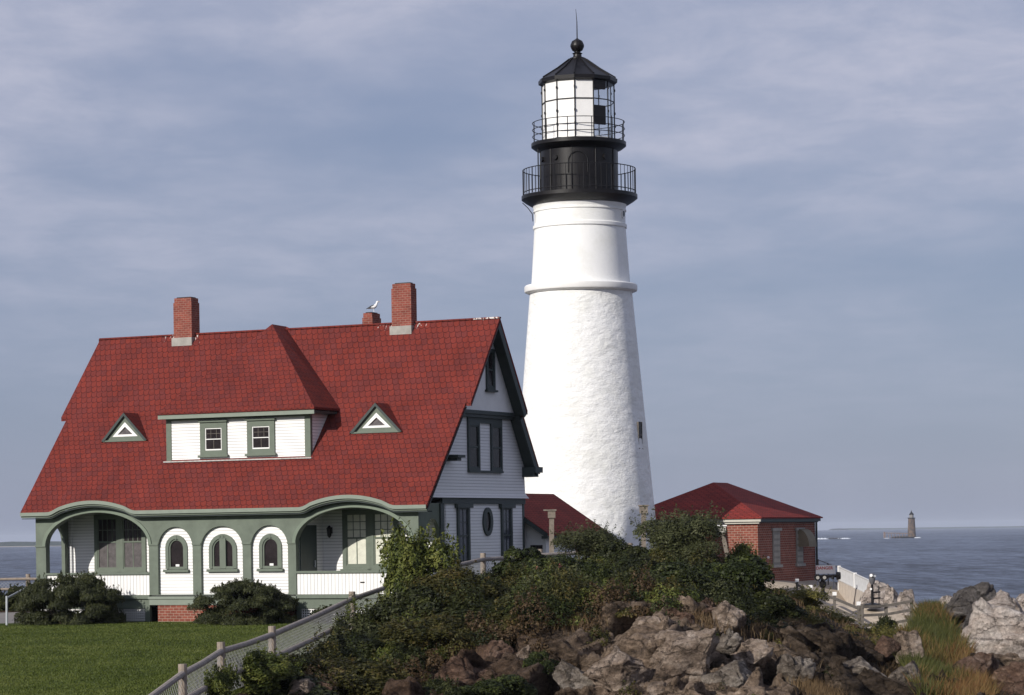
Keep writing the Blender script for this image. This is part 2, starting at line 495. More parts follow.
def rockmat(name, cols, scale=1.0, bump=1.0, tint=False):
    m, t, b, L = mat(name)
    tc = N(t, 'ShaderNodeTexCoord')
    mp = N(t, 'ShaderNodeMapping'); mp.inputs['Rotation'].default_value = (0.35, 0.95, 0.6); mp.inputs['Scale'].default_value = (scale, scale, scale * 2.1)
    L(tc.outputs['Object'], mp.inputs[0])
    n1 = N(t, 'ShaderNodeTexNoise', i_Scale=1.1, i_Detail=8.0, i_Roughness=0.68, i_Distortion=0.4); L(mp.outputs[0], n1.inputs['Vector'])
    n2 = N(t, 'ShaderNodeTexNoise', i_Scale=10.0, i_Detail=8.0, i_Roughness=0.75); L(tc.outputs['Object'], n2.inputs['Vector'])
    cr = N(t, 'ShaderNodeValToRGB'); e = cr.color_ramp.elements
    e[0].position = 0.30; e[0].color = (*cols[0], 1)
    e[1].position = 0.72; e[1].color = (*cols[-1], 1)
    for i, c in enumerate(cols[1:-1]):
        x = e.new(0.30 + 0.42 * (i + 1) / (len(cols) - 1)); x.color = (*c, 1)
    L(n1.outputs[0], cr.inputs[0])
    r = N(t, 'ShaderNodeMapRange'); r.inputs[1].default_value = 0.32; r.inputs[2].default_value = 0.68; r.inputs[3].default_value = 0.5; r.inputs[4].default_value = 1.45
    L(n2.outputs[0], r.inputs[0])
    vm = N(t, 'ShaderNodeVectorMath', operation='SCALE'); L(cr.outputs[0], vm.inputs[0]); L(r.outputs[0], vm.inputs['Scale'])
    last = vm.outputs[0]
    # cracks run along the bedding: thin open joints
    vo = N(t, 'ShaderNodeTexVoronoi', feature='DISTANCE_TO_EDGE'); vo.inputs['Scale'].default_value = 0.9
    mv = N(t, 'ShaderNodeMix', data_type='VECTOR'); mv.inputs[0].default_value = 0.35
    L(mp.outputs[0], mv.inputs[4]); L(n2.outputs['Color'], mv.inputs[5]); L(mv.outputs[1], vo.inputs['Vector'])
    ck = N(t, 'ShaderNodeMapRange'); ck.inputs[1].default_value = 0.0; ck.inputs[2].default_value = 0.016
    ck.inputs[3].default_value = 0.4; ck.inputs[4].default_value = 1.0
    L(vo.outputs['Distance'], ck.inputs[0])
    v2 = N(t, 'ShaderNodeVectorMath', operation='SCALE'); L(last, v2.inputs[0]); L(ck.outputs[0], v2.inputs['Scale']); last = v2.outputs[0]
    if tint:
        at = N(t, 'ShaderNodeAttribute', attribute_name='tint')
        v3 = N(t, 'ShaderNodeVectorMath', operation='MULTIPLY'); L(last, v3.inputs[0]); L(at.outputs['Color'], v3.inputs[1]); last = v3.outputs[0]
    L(last, b.inputs['Base Color'])
    h = N(t, 'ShaderNodeMath', operation='MULTIPLY_ADD', i_1=0.6); L(ck.outputs[0], h.inputs[0]); L(n1.outputs[0], h.inputs[2])
    h2 = N(t, 'ShaderNodeMath', operation='MULTIPLY_ADD', i_1=0.5); L(n2.outputs[0], h2.inputs[0]); L(h.outputs[0], h2.inputs[2])
    bp = N(t, 'ShaderNodeBump', i_Strength=bump, i_Distance=0.2)
    n4 = N(t, 'ShaderNodeTexVoronoi', feature='F1'); n4.inputs['Scale'].default_value = 4.5; L(mv.outputs[1], n4.inputs['Vector'])
    h3 = N(t, 'ShaderNodeMath', operation='MULTIPLY_ADD', i_1=0.7); L(n4.outputs['Distance'], h3.inputs[0]); L(h2.outputs[0], h3.inputs[2])
    L(h3.outputs[0], bp.inputs['Height']); L(bp.outputs[0], b.inputs['Normal'])
    b.inputs['Roughness'].default_value = 0.9; b.inputs['Specular IOR Level'].default_value = 0.12
    return m


def leafmat(name, cols, scale=2.5, trans=0.25):
    """leaves: hue differs from spray to spray"""
    m, t, b, L = mat(name)
    tc = N(t, 'ShaderNodeTexCoord'); oi = N(t, 'ShaderNodeObjectInfo')
    ad = N(t, 'ShaderNodeVectorMath', operation='ADD'); L(tc.outputs['Object'], ad.inputs[0]); L(oi.outputs['Location'], ad.inputs[1])
    n1 = N(t, 'ShaderNodeTexNoise', i_Scale=scale, i_Detail=3.0, i_Roughness=0.6); L(ad.outputs[0], n1.inputs['Vector'])
    n2 = N(t, 'ShaderNodeTexNoise', i_Scale=scale * 9, i_Detail=2.0); L(ad.outputs[0], n2.inputs['Vector'])
    mm = N(t, 'ShaderNodeMath', operation='MULTIPLY_ADD', i_1=0.55, i_2=-0.12); L(n2.outputs[0], mm.inputs[0])
    m2 = N(t, 'ShaderNodeMath', operation='MULTIPLY_ADD', i_1=0.7); L(n1.outputs[0], m2.inputs[0]); L(mm.outputs[0], m2.inputs[2])
    cr = N(t, 'ShaderNodeValToRGB'); e = cr.color_ramp.elements
    e[0].position = 0.32; e[0].color = (*cols[0], 1); e[1].position = 0.7; e[1].color = (*cols[-1], 1)
    for i, c in enumerate(cols[1:-1]):
        x = e.new(0.32 + 0.38 * (i + 1) / (len(cols) - 1)); x.color = (*c, 1)
    L(m2.outputs[0], cr.inputs[0]); L(cr.outputs[0], b.inputs['Base Color'])
    b.inputs['Roughness'].default_value = 0.55; b.inputs['Specular IOR Level'].default_value = 0.2
    tr = N(t, 'ShaderNodeBsdfTranslucent'); L(cr.outputs[0], tr.inputs['Color'])
    mx = N(t, 'ShaderNodeMixShader'); mx.inputs[0].default_value = trans
    out = t.nodes['Material Output']
    L(b.outputs[0], mx.inputs[1]); L(tr.outputs[0], mx.inputs[2]); L(mx.outputs[0], out.inputs['Surface'])
    return m


GREEN = (0.122, 0.146, 0.114)
WHITE = (0.80, 0.79, 0.77)
M = dict(
    green=plain('green_paint', GREEN, 0.55, var=0.10, scale=4, bump=0.1),
    green_lap=plain('green_boards', GREEN, .6, var=.2, scale=1.6, bump=.3),
    green_light=plain('pale_green_paint', (0.20, 0.23, 0.19), 0.55, var=0.08),
    dark_trim=plain('dark_green_trim', (0.04, 0.052, 0.05), 0.5, var=0.1),
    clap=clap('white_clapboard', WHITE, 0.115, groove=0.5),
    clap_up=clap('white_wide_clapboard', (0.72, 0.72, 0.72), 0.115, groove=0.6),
    bead=clap('white_beadboard', WHITE, 0.145, axis='X', groove=0.55),
    white=plain('white_paint', WHITE, 0.5, var=0.04),
    stucco=plain('white_render', (0.75, 0.75, 0.74), 0.8, var=0.05, bump=0.2),
    roof=shingle('red_shingles', (0.168, 0.030, 0.022), (0.112, 0.028, 0.027), (0.072, 0.016, 0.015),
                 stains=((-13.1, 14.1, .75, .45), (-3.3, 14.15, .8, .5), (0.15, 14.45, .6, .45))),
    roof2=shingle('brown_red_shingles', (0.235, 0.036, 0.028), (0.16, 0.03, 0.026), (0.08, 0.016, 0.015), 0.3, 0.16),
    brick=brick('red_brick', (0.235, 0.070, 0.047), (0.18, 0.054, 0.038), (0.33, 0.235, 0.185), .25, .1),
    brick_dark=brick('dark_red_brick', (0.30, 0.070, 0.05), (0.22, 0.05, 0.04), (0.36, 0.26, 0.22), 0.24, 0.09),
    chim=brick('chimney_brick', (0.25, 0.068, 0.048), (0.18, 0.05, 0.038), (0.27, 0.15, 0.12), 0.22, 0.085),
    concrete=plain('concrete', (0.30, 0.285, 0.26), 0.9, var=0.2, bump=0.4),
    tower=masonry('whitewashed_rubble', (0.82, 0.82, 0.805), 1.0, dist=0.06),
    tower_up=masonry('whitewashed_smooth', (0.82, 0.82, 0.805), 0.35, stones=False, dist=0.03),
    iron=plain('black_iron', (0.007, 0.006, 0.0065), 0.4, var=0.3, spec=0.28),
    iron_rail=plain('black_railing_iron', (0.014, 0.014, 0.016), 0.6, spec=.2),
    post_wood=plain('grey_brown_post', (0.19, 0.16, 0.13), 0.85, var=.25, scale=9, bump=.4),
    pale_fence=plain('pale_fence_paint', (0.5, 0.5, 0.5), 0.6, var=.1),
    cream=plain('cream_paint', (0.46, 0.44, 0.38), 0.6, var=0.1),
    wood=plain('weathered_wood', (0.27, 0.235, 0.21), 0.85, var=0.3, scale=9, bump=0.4),
    wood_post=plain('pale_weathered_post', (0.26, 0.215, 0.175), 0.85, var=0.22, scale=9, bump=0.4),
    wood_grey=plain('grey_board', (0.13, 0.115, 0.10), 0.85, var=0.25, scale=8, bump=0.3),
    galv=plain('galvanised_wire', (0.40, 0.40, 0.40), 0.5, metal=0.4),
    galv_pipe=plain('galvanised_pipe', (0.42, 0.44, 0.46), 0.45, metal=0.3),
    gravel=plain('gravel', (0.42, 0.35, 0.27), 0.95, var=0.25, scale=4, bump=0.4),
    path=plain('grey_path', (0.2, 0.185, 0.175), 0.9, var=0.12, scale=3),
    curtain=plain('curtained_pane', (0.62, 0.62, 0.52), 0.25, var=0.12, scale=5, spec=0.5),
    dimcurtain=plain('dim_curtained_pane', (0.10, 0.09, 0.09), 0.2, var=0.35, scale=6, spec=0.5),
    darkpane=plain('dark_pane', (0.02, 0.016, 0.017), 0.15, var=0.4, scale=3, spec=0.2),
    bluepane=plain('sky_dull_pane', (0.05, 0.055, 0.07), 0.15, spec=0.5),
    red=plain('red_lettering', (0.5, 0.06, 0.05), 0.6),
    stem=plain('shrub_stem', (0.13, 0.10, 0.07), 0.9, var=0.3),
    gullwhite=plain('gull_white', (0.8, 0.8, 0.8), 0.7),
    gullblack=plain('gull_dark', (0.05, 0.05, 0.055), 0.7),
    gullbeak=plain('gull_beak', (0.45, 0.27, 0.06), 0.5),
    canvas=plain('olive_hood', (0.2, 0.17, 0.12), 0.8),
    pink=plain('pink_petal', (0.62, 0.13, 0.2), 0.6),
    foam=plain('surf', (0.75, 0.78, 0.8), 0.8),
    ledge=plain('ledge_granite', (0.22, 0.16, 0.13), 0.9, var=0.3, scale=0.3),
    ledge_dark=plain('ledge_rock', (0.05, 0.05, 0.055), 0.9, var=0.3, scale=0.3),
    shore=plain('far_shore_green', (0.045, 0.06, 0.05), 0.9, var=0.3, scale=0.02),
)
gm = bpy.data.materials.new('clear_glass'); gm.use_nodes = True
_t = gm.node_tree; _t.nodes.clear()
_o = N(_t, 'ShaderNodeOutputMaterial'); _g = N(_t, 'ShaderNodeBsdfGlossy', i_Roughness=0.03); _tr = N(_t, 'ShaderNodeBsdfTransparent'); _m = N(_t, 'ShaderNodeMixShader')
_tr.inputs[0].default_value = (0.93, 0.95, 0.96, 1); _m.inputs[0].default_value = 0.1
_t.links.new(_tr.outputs[0], _m.inputs[1]); _t.links.new(_g.outputs[0], _m.inputs[2]); _t.links.new(_m.outputs[0], _o.inputs[0])
M['glass'] = gm

ROCK_TAN = rockmat('tan_grey_rock', [(0.08, 0.058, 0.044), (0.24, 0.18, 0.135), (0.40, 0.315, 0.25), (0.56, 0.475, 0.40)], 1.1)
ROCK_BROWN = rockmat('red_brown_rock', [(0.05, 0.035, 0.03), (0.14, 0.085, 0.06), (0.20, 0.13, 0.095), (0.27, 0.21, 0.17)], 1.0)
ROCK_PALE = rockmat('pale_ledge_rock', [(0.24, 0.19, 0.16), (0.44, 0.37, 0.32), (0.53, 0.465, 0.415), (0.62, 0.56, 0.51)], 0.9, 0.9)
ROCK_GREY = rockmat('grey_rock', [(0.065, 0.052, 0.043), (0.17, 0.14, 0.115), (0.28, 0.24, 0.20), (0.38, 0.335, 0.29)], 1.0)
ROCK_DOME = rockmat('dark_grey_rock', [(0.06, 0.052, 0.048), (0.13, 0.115, 0.105), (0.21, 0.19, 0.175)], 1.0)
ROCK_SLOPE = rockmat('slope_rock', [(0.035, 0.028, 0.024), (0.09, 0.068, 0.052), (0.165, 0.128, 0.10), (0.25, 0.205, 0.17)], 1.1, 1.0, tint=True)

# ------------------------------------------------------------------ the ground
CTRL = []          # (x, y, z)


def cp(px, py, D):
    p = W(px, py, D); CTRL.append((p.x, p.y, p.z))


for a in ((182, 716, 60), (222, 695, 64), (272, 672, 69), (352, 633, 79), (440, 597, 88), (483, 588, 93),
          (420, 600, 83), (400, 640, 76), (330, 680, 72), (300, 720, 69), (400, 704, 70), (500, 704, 70), (600, 706, 70), (700, 706, 70), (800, 708, 71), (900, 716, 73),
          (500, 645, 73.5), (600, 640, 74), (560, 660, 72.6), (700, 650, 73.5), (800, 668, 75), (870, 682, 78),
          (480, 608, 77.5), (560, 602, 77), (640, 602, 76), (700, 608, 76.5), (760, 632, 78), (830, 648, 82), (880, 655, 86),
          (440, 588, 86), (520, 572, 88), (600, 560, 88), (680, 556, 88), (740, 575, 89), (790, 602, 90), (840, 624, 91), (885, 642, 92), (908, 650, 91),
          (797, 606, 118), (810, 613, 112), (834, 622, 106), (862, 632, 100), (886, 631, 100), (911, 629, 100), (875, 607, 107.5), (900, 606, 108), (840, 600, 114), (825, 598, 116),
          (930, 630, 97), (950, 665, 88), (980, 705, 78), (905, 678, 85),
          (965, 650, 93), (1024, 660, 90), (1024, 715, 78), (1010, 625, 98), (945, 622, 99)):
    cp(*a)
for a in ((-60, 45, -1), (-60, 80, -.1), (-60, 112, .1), (-20, 50, -1.1), (-16, 65, -.5), (-12, 80, -.05), (-8, 90, 0), (-20, 95, 0), (-30, 100, 0), (-22, 112, .25), (-10, 112, .4),
          (-5, 100, .3), (-2, 105, .6), (3, 110, .8), (0, 118, .5), (3, 122, .4), (10, 111, .7), (14.5, 128, .45), (10, 121, .45), (13, 122, .45), (3, 132, .3), (17, 131, 0.2), (6, 104, 1.0), (9, 104, .5),
          (0, 50, -2), (10, 50, -2.2), (20, 55, -3), (5, 62, -2), (-5, 62, -1.8), (15, 66, -2.6), (40, 80, -4), (40, 100, -5), (60, 60, -5),
          (-60, 128, -1), (-20, 128, -3), (0, 140, -3), (14, 137, -2), (-60, 140, -9), (-20, 140, -9), (0, 148, -9), (22, 142, -9), (30, 120, -9), (24, 112, -6), (20, 118, -4.5), (60, 110, -9), (60, 140, -9), (40, 140, -9),
          (19, 104, -2.2)):
    CTRL.append(a)
CT = np.array(CTRL, dtype=float)


def _rbf(A, B):
    d = np.sqrt(((A[:, None, :] - B[None, :, :]) ** 2).sum(-1) + 2.0)
    return d


_K = np.block([[_rbf(CT[:, :2], CT[:, :2]) + np.eye(len(CT)) * -0.15, np.ones((len(CT), 1))], [np.ones((1, len(CT))), np.zeros((1, 1))]])
_w = np.linalg.solve(_K, np.append(CT[:, 2], 0))


def terr(X, Y):
    P_ = np.stack([np.ravel(X), np.ravel(Y)], 1).astype(float)
    out = np.empty(len(P_))
    for i in range(0, len(P_), 20000):
        out[i:i + 20000] = _rbf(P_[i:i + 20000], CT[:, :2]) @ _w[:-1] + _w[-1]
    return out.reshape(np.shape(X))


# fence line in plan: lawn on its left
FENCE = [W(182, 716, 60), W(222, 695, 64), W(272, 672, 69), W(352, 633, 79), W(440, 597, 88), W(483, 588, 93)]
fl_y = np.array([40] + [p.y for p in FENCE] + [96, 130.]); fl_x = np.array([FENCE[0].x - 3] + [p.x for p in FENCE] + [2, 4.])


def fence_x(Y): return np.interp(Y, fl_y, fl_x)



def lawn_blend(X, Y, Z):
    zl = np.interp(Y, [40, 60, 75, 88, 94, 110], [-1.7, -.78, -.27, -.05, -.02, 0.0])
    k = 1 - sstep(-3.5, -.2, X - np.minimum(fence_x(Y), -2.6 + 0 * Y))
    k = k * (1 - sstep(106, 111, Y))
    return Z * (1 - k) + zl * k


def ground(x, y):
    X_, Y_ = np.array([[float(x)]]), np.array([[float(y)]])
    return float(lawn_blend(X_, Y_, terr(X_, Y_))[0, 0])




def cells(X, Y, size, amp, seed, ang=0.6, stretch=2.0, tilt=0.8):
    """angular slabs: every Voronoi cell is its own tilted face"""
    c, s = math.cos(ang), math.sin(ang)
    U_ = (X * c + Y * s) / (size * stretch); V_ = (-X * s + Y * c) / size
    iu, iv = np.floor(U_).astype(int), np.floor(V_).astype(int)
    best = np.full(X.shape, 1e9); out = np.zeros(X.shape)
    for du in (-1, 0, 1):
        for dv in (-1, 0, 1):
            a, b = iu + du, iv + dv
            h = (a * 73856093 ^ b * 19349663 ^ seed * 83492791) & 0x7fffffff
            def rnd(k): return (((h * (1103515245 + 2 * k) + 12345 * (k + 1)) >> 7) & 0xffff) / 65535.0
            su, sv = a + rnd(1), b + rnd(2)
            d = (U_ - su) ** 2 + (V_ - sv) ** 2
            g = (rnd(3) - .5) * 2 * amp + ((U_ - su) * (rnd(4) - .5) + (V_ - sv) * (rnd(5) - .5)) * 2 * tilt * amp
            k = d < best
            best = np.where(k, d, best); out = np.where(k, g, out)
    return out


def sstep(a, b, x):
    t = np.clip((x - a) / (b - a), 0, 1); return t * t * (3 - 2 * t)


def build_ground():
    xs = np.concatenate([np.arange(-95, -15, 2.0), np.arange(-15, 20, 0.085), np.arange(20, 75, 1.5)])
    ys = np.concatenate([np.arange(38, 66, 1.0), np.arange(66, 92, 0.085), np.arange(92, 130, 0.4), np.arange(130, 150, 2.0)])
    X, Y = np.meshgrid(xs, ys)
    Z = terr(X, Y)
    fx = fence_x(Y)
    Z = lawn_blend(X, Y, Z)
    right = sstep(0.3, 2.0, X - fx)                      # rocky only right of the fence
    rocky = right * sstep(60, 66, Y) * (1 - sstep(86, 91, Y))
    rocky = np.maximum(rocky, .6 * sstep(15.3, 16.5, X) * sstep(60, 66, Y) * (1 - sstep(128, 131, Y)))
    yb_ = np.interp(X, [-9, -5, -3, -1.5, 0, 1.5, 2.6, 5.5, 7, 8, 10], [66, 66, 70, 73.0, 73.3, 73.8, 75, 75.6, 77, 81, 84])
    thick = sstep(-.2, 1.2, Y - yb_) * (1 - sstep(13.5, 15, X))
    rocky = rocky * (1 - .88 * thick)
    Xw = X + .35 * np.sin(Y * 1.9 + 1.2 * np.sin(X * .8)) + .12 * np.sin(Y * 5.3 + X * 2.1)
    Yw = Y + .3 * np.sin(X * 2.3 + np.sin(Y * 1.1)) + .12 * np.sin(X * 6.1 - Y * 2.7)
    big = cells(Xw, Yw, 1.7, .62, 3, 0.5, 2.0, 1.1) + cells(Xw, Yw, .72, .40, 8, 0.9, 1.8, 1.2) + cells(Xw, Yw, .32, .19, 21, 0.3, 1.6, 1.2)
    for _ in range(1):
        b2 = big.copy(); b2[1:-1, 1:-1] = (big[1:-1, 1:-1] * 2 + big[:-2, 1:-1] + big[2:, 1:-1] + big[1:-1, :-2] + big[1:-1, 2:]) / 6; big = b2
    big += cells(Xw, Yw, .18, .06, 33, 1.1, 1.3)
    D = (big + .1) * rocky
    Yd = Y - D * .8 * rocky; Zd = Z + D * .7
    lawnm = (X < fx - 0.05) & (Y < 122)
    Zd = np.where(lawnm, Z, Zd)
    # tint: dry brown earth on the right slope, warm tan in the middle
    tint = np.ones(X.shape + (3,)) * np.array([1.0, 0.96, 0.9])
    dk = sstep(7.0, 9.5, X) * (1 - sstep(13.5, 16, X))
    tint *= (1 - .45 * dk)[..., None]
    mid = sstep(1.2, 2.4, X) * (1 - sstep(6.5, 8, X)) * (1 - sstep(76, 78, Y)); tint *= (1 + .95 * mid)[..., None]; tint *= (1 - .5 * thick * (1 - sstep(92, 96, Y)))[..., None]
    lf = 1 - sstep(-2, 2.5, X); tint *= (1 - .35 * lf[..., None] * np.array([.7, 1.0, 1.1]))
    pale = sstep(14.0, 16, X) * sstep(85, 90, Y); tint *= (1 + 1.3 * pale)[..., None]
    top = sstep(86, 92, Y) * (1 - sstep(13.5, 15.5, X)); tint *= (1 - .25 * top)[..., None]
    V = np.stack([X, Yd, Zd], -1).reshape(-1, 3)
    ny, nx = X.shape
    idx = np.arange(ny * nx).reshape(ny, nx)
    Q = np.stack([idx[:-1, :-1], idx[:-1, 1:], idx[1:, 1:], idx[1:, :-1]], -1).reshape(-1, 4)
    xc = ((X[:-1, :-1] + X[1:, 1:]) / 2).ravel(); yc = ((Y[:-1, :-1] + Y[1:, 1:]) / 2).ravel()
    lawn = (xc < fence_x(yc)) & (yc < 101.5 + 0.0 * xc)
    lawn |= (xc < -25) & (yc < 104)
    # grey walk behind the lawn, and the path round the right side
    walk = (~lawn) & (xc < -12) & (yc < 109)
    gr = (yc > 99.5) & (yc < 130) & (xc < 15.4) & (xc > np.interp(yc, [99, 100.3, 106, 112, 118, 130], [13.2, 12.9, 12.4, 12.0, 11.6, 10.8]))
    rest = ~(lawn | walk | gr)

    def sub(mask, name, m, tintc=None, smooth=False):
        q = Q[mask]; u, inv = np.unique(q, return_inverse=True)
        o = np_mesh(name, V[u], inv.reshape(-1, 4), m, smooth=smooth, vcol=None if tintc is None else tintc.reshape(-1, 3)[u])
        o['kind'] = 'structure'
        return o
    sub(lawn, 'lawn', lawn_mat(), smooth=True)
    sub(walk, 'walkway', M['path'], smooth=True)
    sub(gr, 'gravel_path', M['gravel'], smooth=True)
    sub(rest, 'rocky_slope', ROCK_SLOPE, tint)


def lawn_mat():
    m, t, b, L = mat('lawn_grass')
    tc = N(t, 'ShaderNodeTexCoord')
    n1 = N(t, 'ShaderNodeTexNoise', i_Scale=0.35, i_Detail=5.0, i_Roughness=0.6); L(tc.outputs['Object'], n1.inputs['Vector'])
    mp = N(t, 'ShaderNodeMapping'); mp.inputs['Scale'].default_value = (5, 1.6, 5); L(tc.outputs['Object'], mp.inputs[0])
    n2 = N(t, 'ShaderNodeTexNoise', i_Scale=2.2, i_Detail=7.0, i_Roughness=0.75); L(mp.outputs[0], n2.inputs['Vector'])
    mm = N(t, 'ShaderNodeMath', operation='ADD'); L(n1.outputs[0], mm.inputs[0]); L(n2.outputs[0], mm.inputs[1])
    cr = N(t, 'ShaderNodeValToRGB'); e = cr.color_ramp.elements
    hv = N(t, 'ShaderNodeMath', operation='MULTIPLY', i_1=0.5); L(mm.outputs[0], hv.inputs[0])
    e[0].position = 0.36; e[0].color = (0.036, 0.054, 0.010, 1); e[1].position = 0.66; e[1].color = (0.100, 0.120, 0.030, 1)
    x = e.new(0.5); x.color = (0.064, 0.086, 0.017, 1)
    L(hv.outputs[0], cr.inputs[0]); L(cr.outputs[0], b.inputs['Base Color'])
    bp = N(t, 'ShaderNodeBump', i_Strength=1.0, i_Distance=0.06); L(n2.outputs[0], bp.inputs['Height']); L(bp.outputs[0], b.inputs['Normal'])
    b.inputs['Roughness'].default_value = 0.9; b.inputs['Specular IOR Level'].default_value = 0.1
    return m


build_ground()

# ------------------------------------------------------------------ sea and far shores
SEA = -6.9


def build_sea():
    m, t, b, L = mat('sea_water')
    tc = N(t, 'ShaderNodeTexCoord')
    mp = N(t, 'ShaderNodeMapping'); mp.inputs['Scale'].default_value = (0.22, 0.03, 1); mp.inputs['Rotation'].default_value = (0, 0, rad(6)); L(tc.outputs['Object'], mp.inputs[0])
    n1 = N(t, 'ShaderNodeTexNoise', i_Scale=1.0, i_Detail=8.0, i_Roughness=0.8, i_Distortion=0.3); L(mp.outputs[0], n1.inputs['Vector'])
    mp2 = N(t, 'ShaderNodeMapping'); mp2.inputs['Scale'].default_value = (0.02, 0.0025, 1); L(tc.outputs['Object'], mp2.inputs[0])
    n2 = N(t, 'ShaderNodeTexNoise', i_Scale=1.0, i_Detail=5.0, i_Roughness=0.6); L(mp2.outputs[0], n2.inputs['Vector'])
    cr = N(t, 'ShaderNodeValToRGB'); e = cr.color_ramp.elements
    e[0].position = 0.41; e[0].color = (0.016, 0.024, 0.044, 1); e[1].position = 0.60; e[1].color = (0.165, 0.205, 0.29, 1)
    mm = N(t, 'ShaderNodeMath', operation='MULTIPLY_ADD', i_1=0.35, i_2=-0.175); L(n2.outputs[0], mm.inputs[0])
    ad = N(t, 'ShaderNodeMath', operation='ADD'); L(n1.outputs[0], ad.inputs[0]); L(mm.outputs[0], ad.inputs[1])
    L(ad.outputs[0], cr.inputs[0]); L(cr.outputs[0], b.inputs['Base Color'])
    bp = N(t, 'ShaderNodeBump', i_Strength=1.0, i_Distance=2.5); L(n1.outputs[0], bp.inputs['Height']); L(bp.outputs[0], b.inputs['Normal'])
    b.inputs['Roughness'].default_value = 0.45; b.inputs['Specular IOR Level'].default_value = 0.35
    n = 96; R = 14500
    V = [(0, 0, SEA)] + [(R * math.cos(2 * PI * k / n), R * math.sin(2 * PI * k / n), SEA) for k in range(n)]
    me = bpy.data.meshes.new('sea'); me.from_pydata(V, [], [(0, 1 + k, 1 + (k + 1) % n) for k in range(n)])
    me.materials.append(m); o = bpy.data.objects.new('sea', me); col.objects.link(o); o['kind'] = 'structure'


build_sea()


def shore(name, px0, px1, D, hpx, seed, depth, m, taper=True):
    rg = np.random.default_rng(seed)
    n = 90; k = 9
    x0, x1 = W(px0, 530, D).x, W(px1, 530, D).x
    u = np.linspace(0, 1, n); prof = np.zeros(n)
    for o_ in range(1, 7):
        prof += np.interp(u, np.linspace(0, 1, 3 * 2 ** o_), rg.random(3 * 2 ** o_)) / (1.6 ** o_)
    prof = prof / prof.max()
    prof = (.45 + .55 * prof) * hpx / F_PX * D
    if taper: prof *= np.clip(np.minimum(u / .12, (1 - u) / .12), 0, 1) ** .6
    V = []
    for j in range(k):
        q = j / (k - 1); hh = math.sin(PI * min(1, q * 1.0 + .0)) ** .6 if 0 < q < 1 else 0
        for i in range(n):
            V.append((x0 + (x1 - x0) * u[i], D + depth * q, SEA - .6 + (prof[i] + .6) * hh))
    Fq = [(j * n + i, j * n + i + 1, (j + 1) * n + i + 1, (j + 1) * n + i) for j in range(k - 1) for i in range(n - 1)]
    o = np_mesh(name, V, Fq, m, smooth=True); o['kind'] = 'structure'
    return o


shore('hills', -260, 66, 4200, 6.0, 4, 500, M['shore'])
shore('hills', 850, 1180, 12500, 1.9, 9, 900, M['shore'], taper=False)
shore('beach', -260, 68, 4120, .9, 5, 200, plain('beach_sand', (0.35, 0.32, 0.28), 0.9))

# ------------------------------------------------------------------ keeper's house
HY = rad(26)
house = empty('keepers_house', (-3.3216, 96.0, 0.0), -HY,
              'big white and green keeper\'s house with steep red shingle roof and arched porches', 'house')
F0 = Pl('F', 0.0); S0 = Pl('S', 0.0); UL = -16.57


def bump_(u, v=-0.37):
    z = 0.0
    for c, w in ((-13.74, 1.98), (-2.70, 1.95)):
        d = abs(u - c) / w
        if d < 1: z += 0.41 * ((1 - d * d) if d < .78 else (.3916 * ((1 - d) / .22) ** 1.6))
    return z * max(0.0, 1 - (v + .37) / 2.0) ** 2


def roof_z(v):
    if v <= 2.85: return 4.17 + 1.175 * (v + .37)
    if v <= 5.3: return 7.953 + 1.286 * (v - 2.85)
    if v <= 7.5: return 11.104 - 1.5 * (v - 5.3)
    return 7.8 - 1.7 * (v - 7.5)


def roof_slab(mb, us, vs, th=0.13, bmp=True, zo=0.0, uvs=1.0):
    def z(u, v): return roof_z(v) + zo + (bump_(u, v) if bmp else 0)
    nu, nv = len(us), len(vs)
    base = len(mb.v)
    for dz in (0, -th):
        for v in vs:
            for u in us: mb.v.append((u, v, z(u, v) + dz))
    def ix(i, j, k): return base + k * nu * nv + j * nu + i
    for j in range(nv - 1):
        for i in range(nu - 1):
            mb.f.append((ix(i, j, 0), ix(i + 1, j, 0), ix(i + 1, j + 1, 0), ix(i, j + 1, 0)))
            mb.f.append((ix(i, j, 1), ix(i, j + 1, 1), ix(i + 1, j + 1, 1), ix(i + 1, j, 1)))
    for i in range(nu - 1):
        mb.f.append((ix(i, 0, 1), ix(i + 1, 0, 1), ix(i + 1, 0, 0), ix(i, 0, 0)))
        mb.f.append((ix(i, nv - 1, 0), ix(i + 1, nv - 1, 0), ix(i + 1, nv - 1, 1), ix(i, nv - 1, 1)))
    for j in range(nv - 1):
        mb.f.append((ix(0, j, 0), ix(0, j + 1, 0), ix(0, j + 1, 1), ix(0, j, 1)))
        mb.f.append((ix(nu - 1, j, 1), ix(nu - 1, j + 1, 1), ix(nu - 1, j + 1, 0), ix(nu - 1, j, 0)))


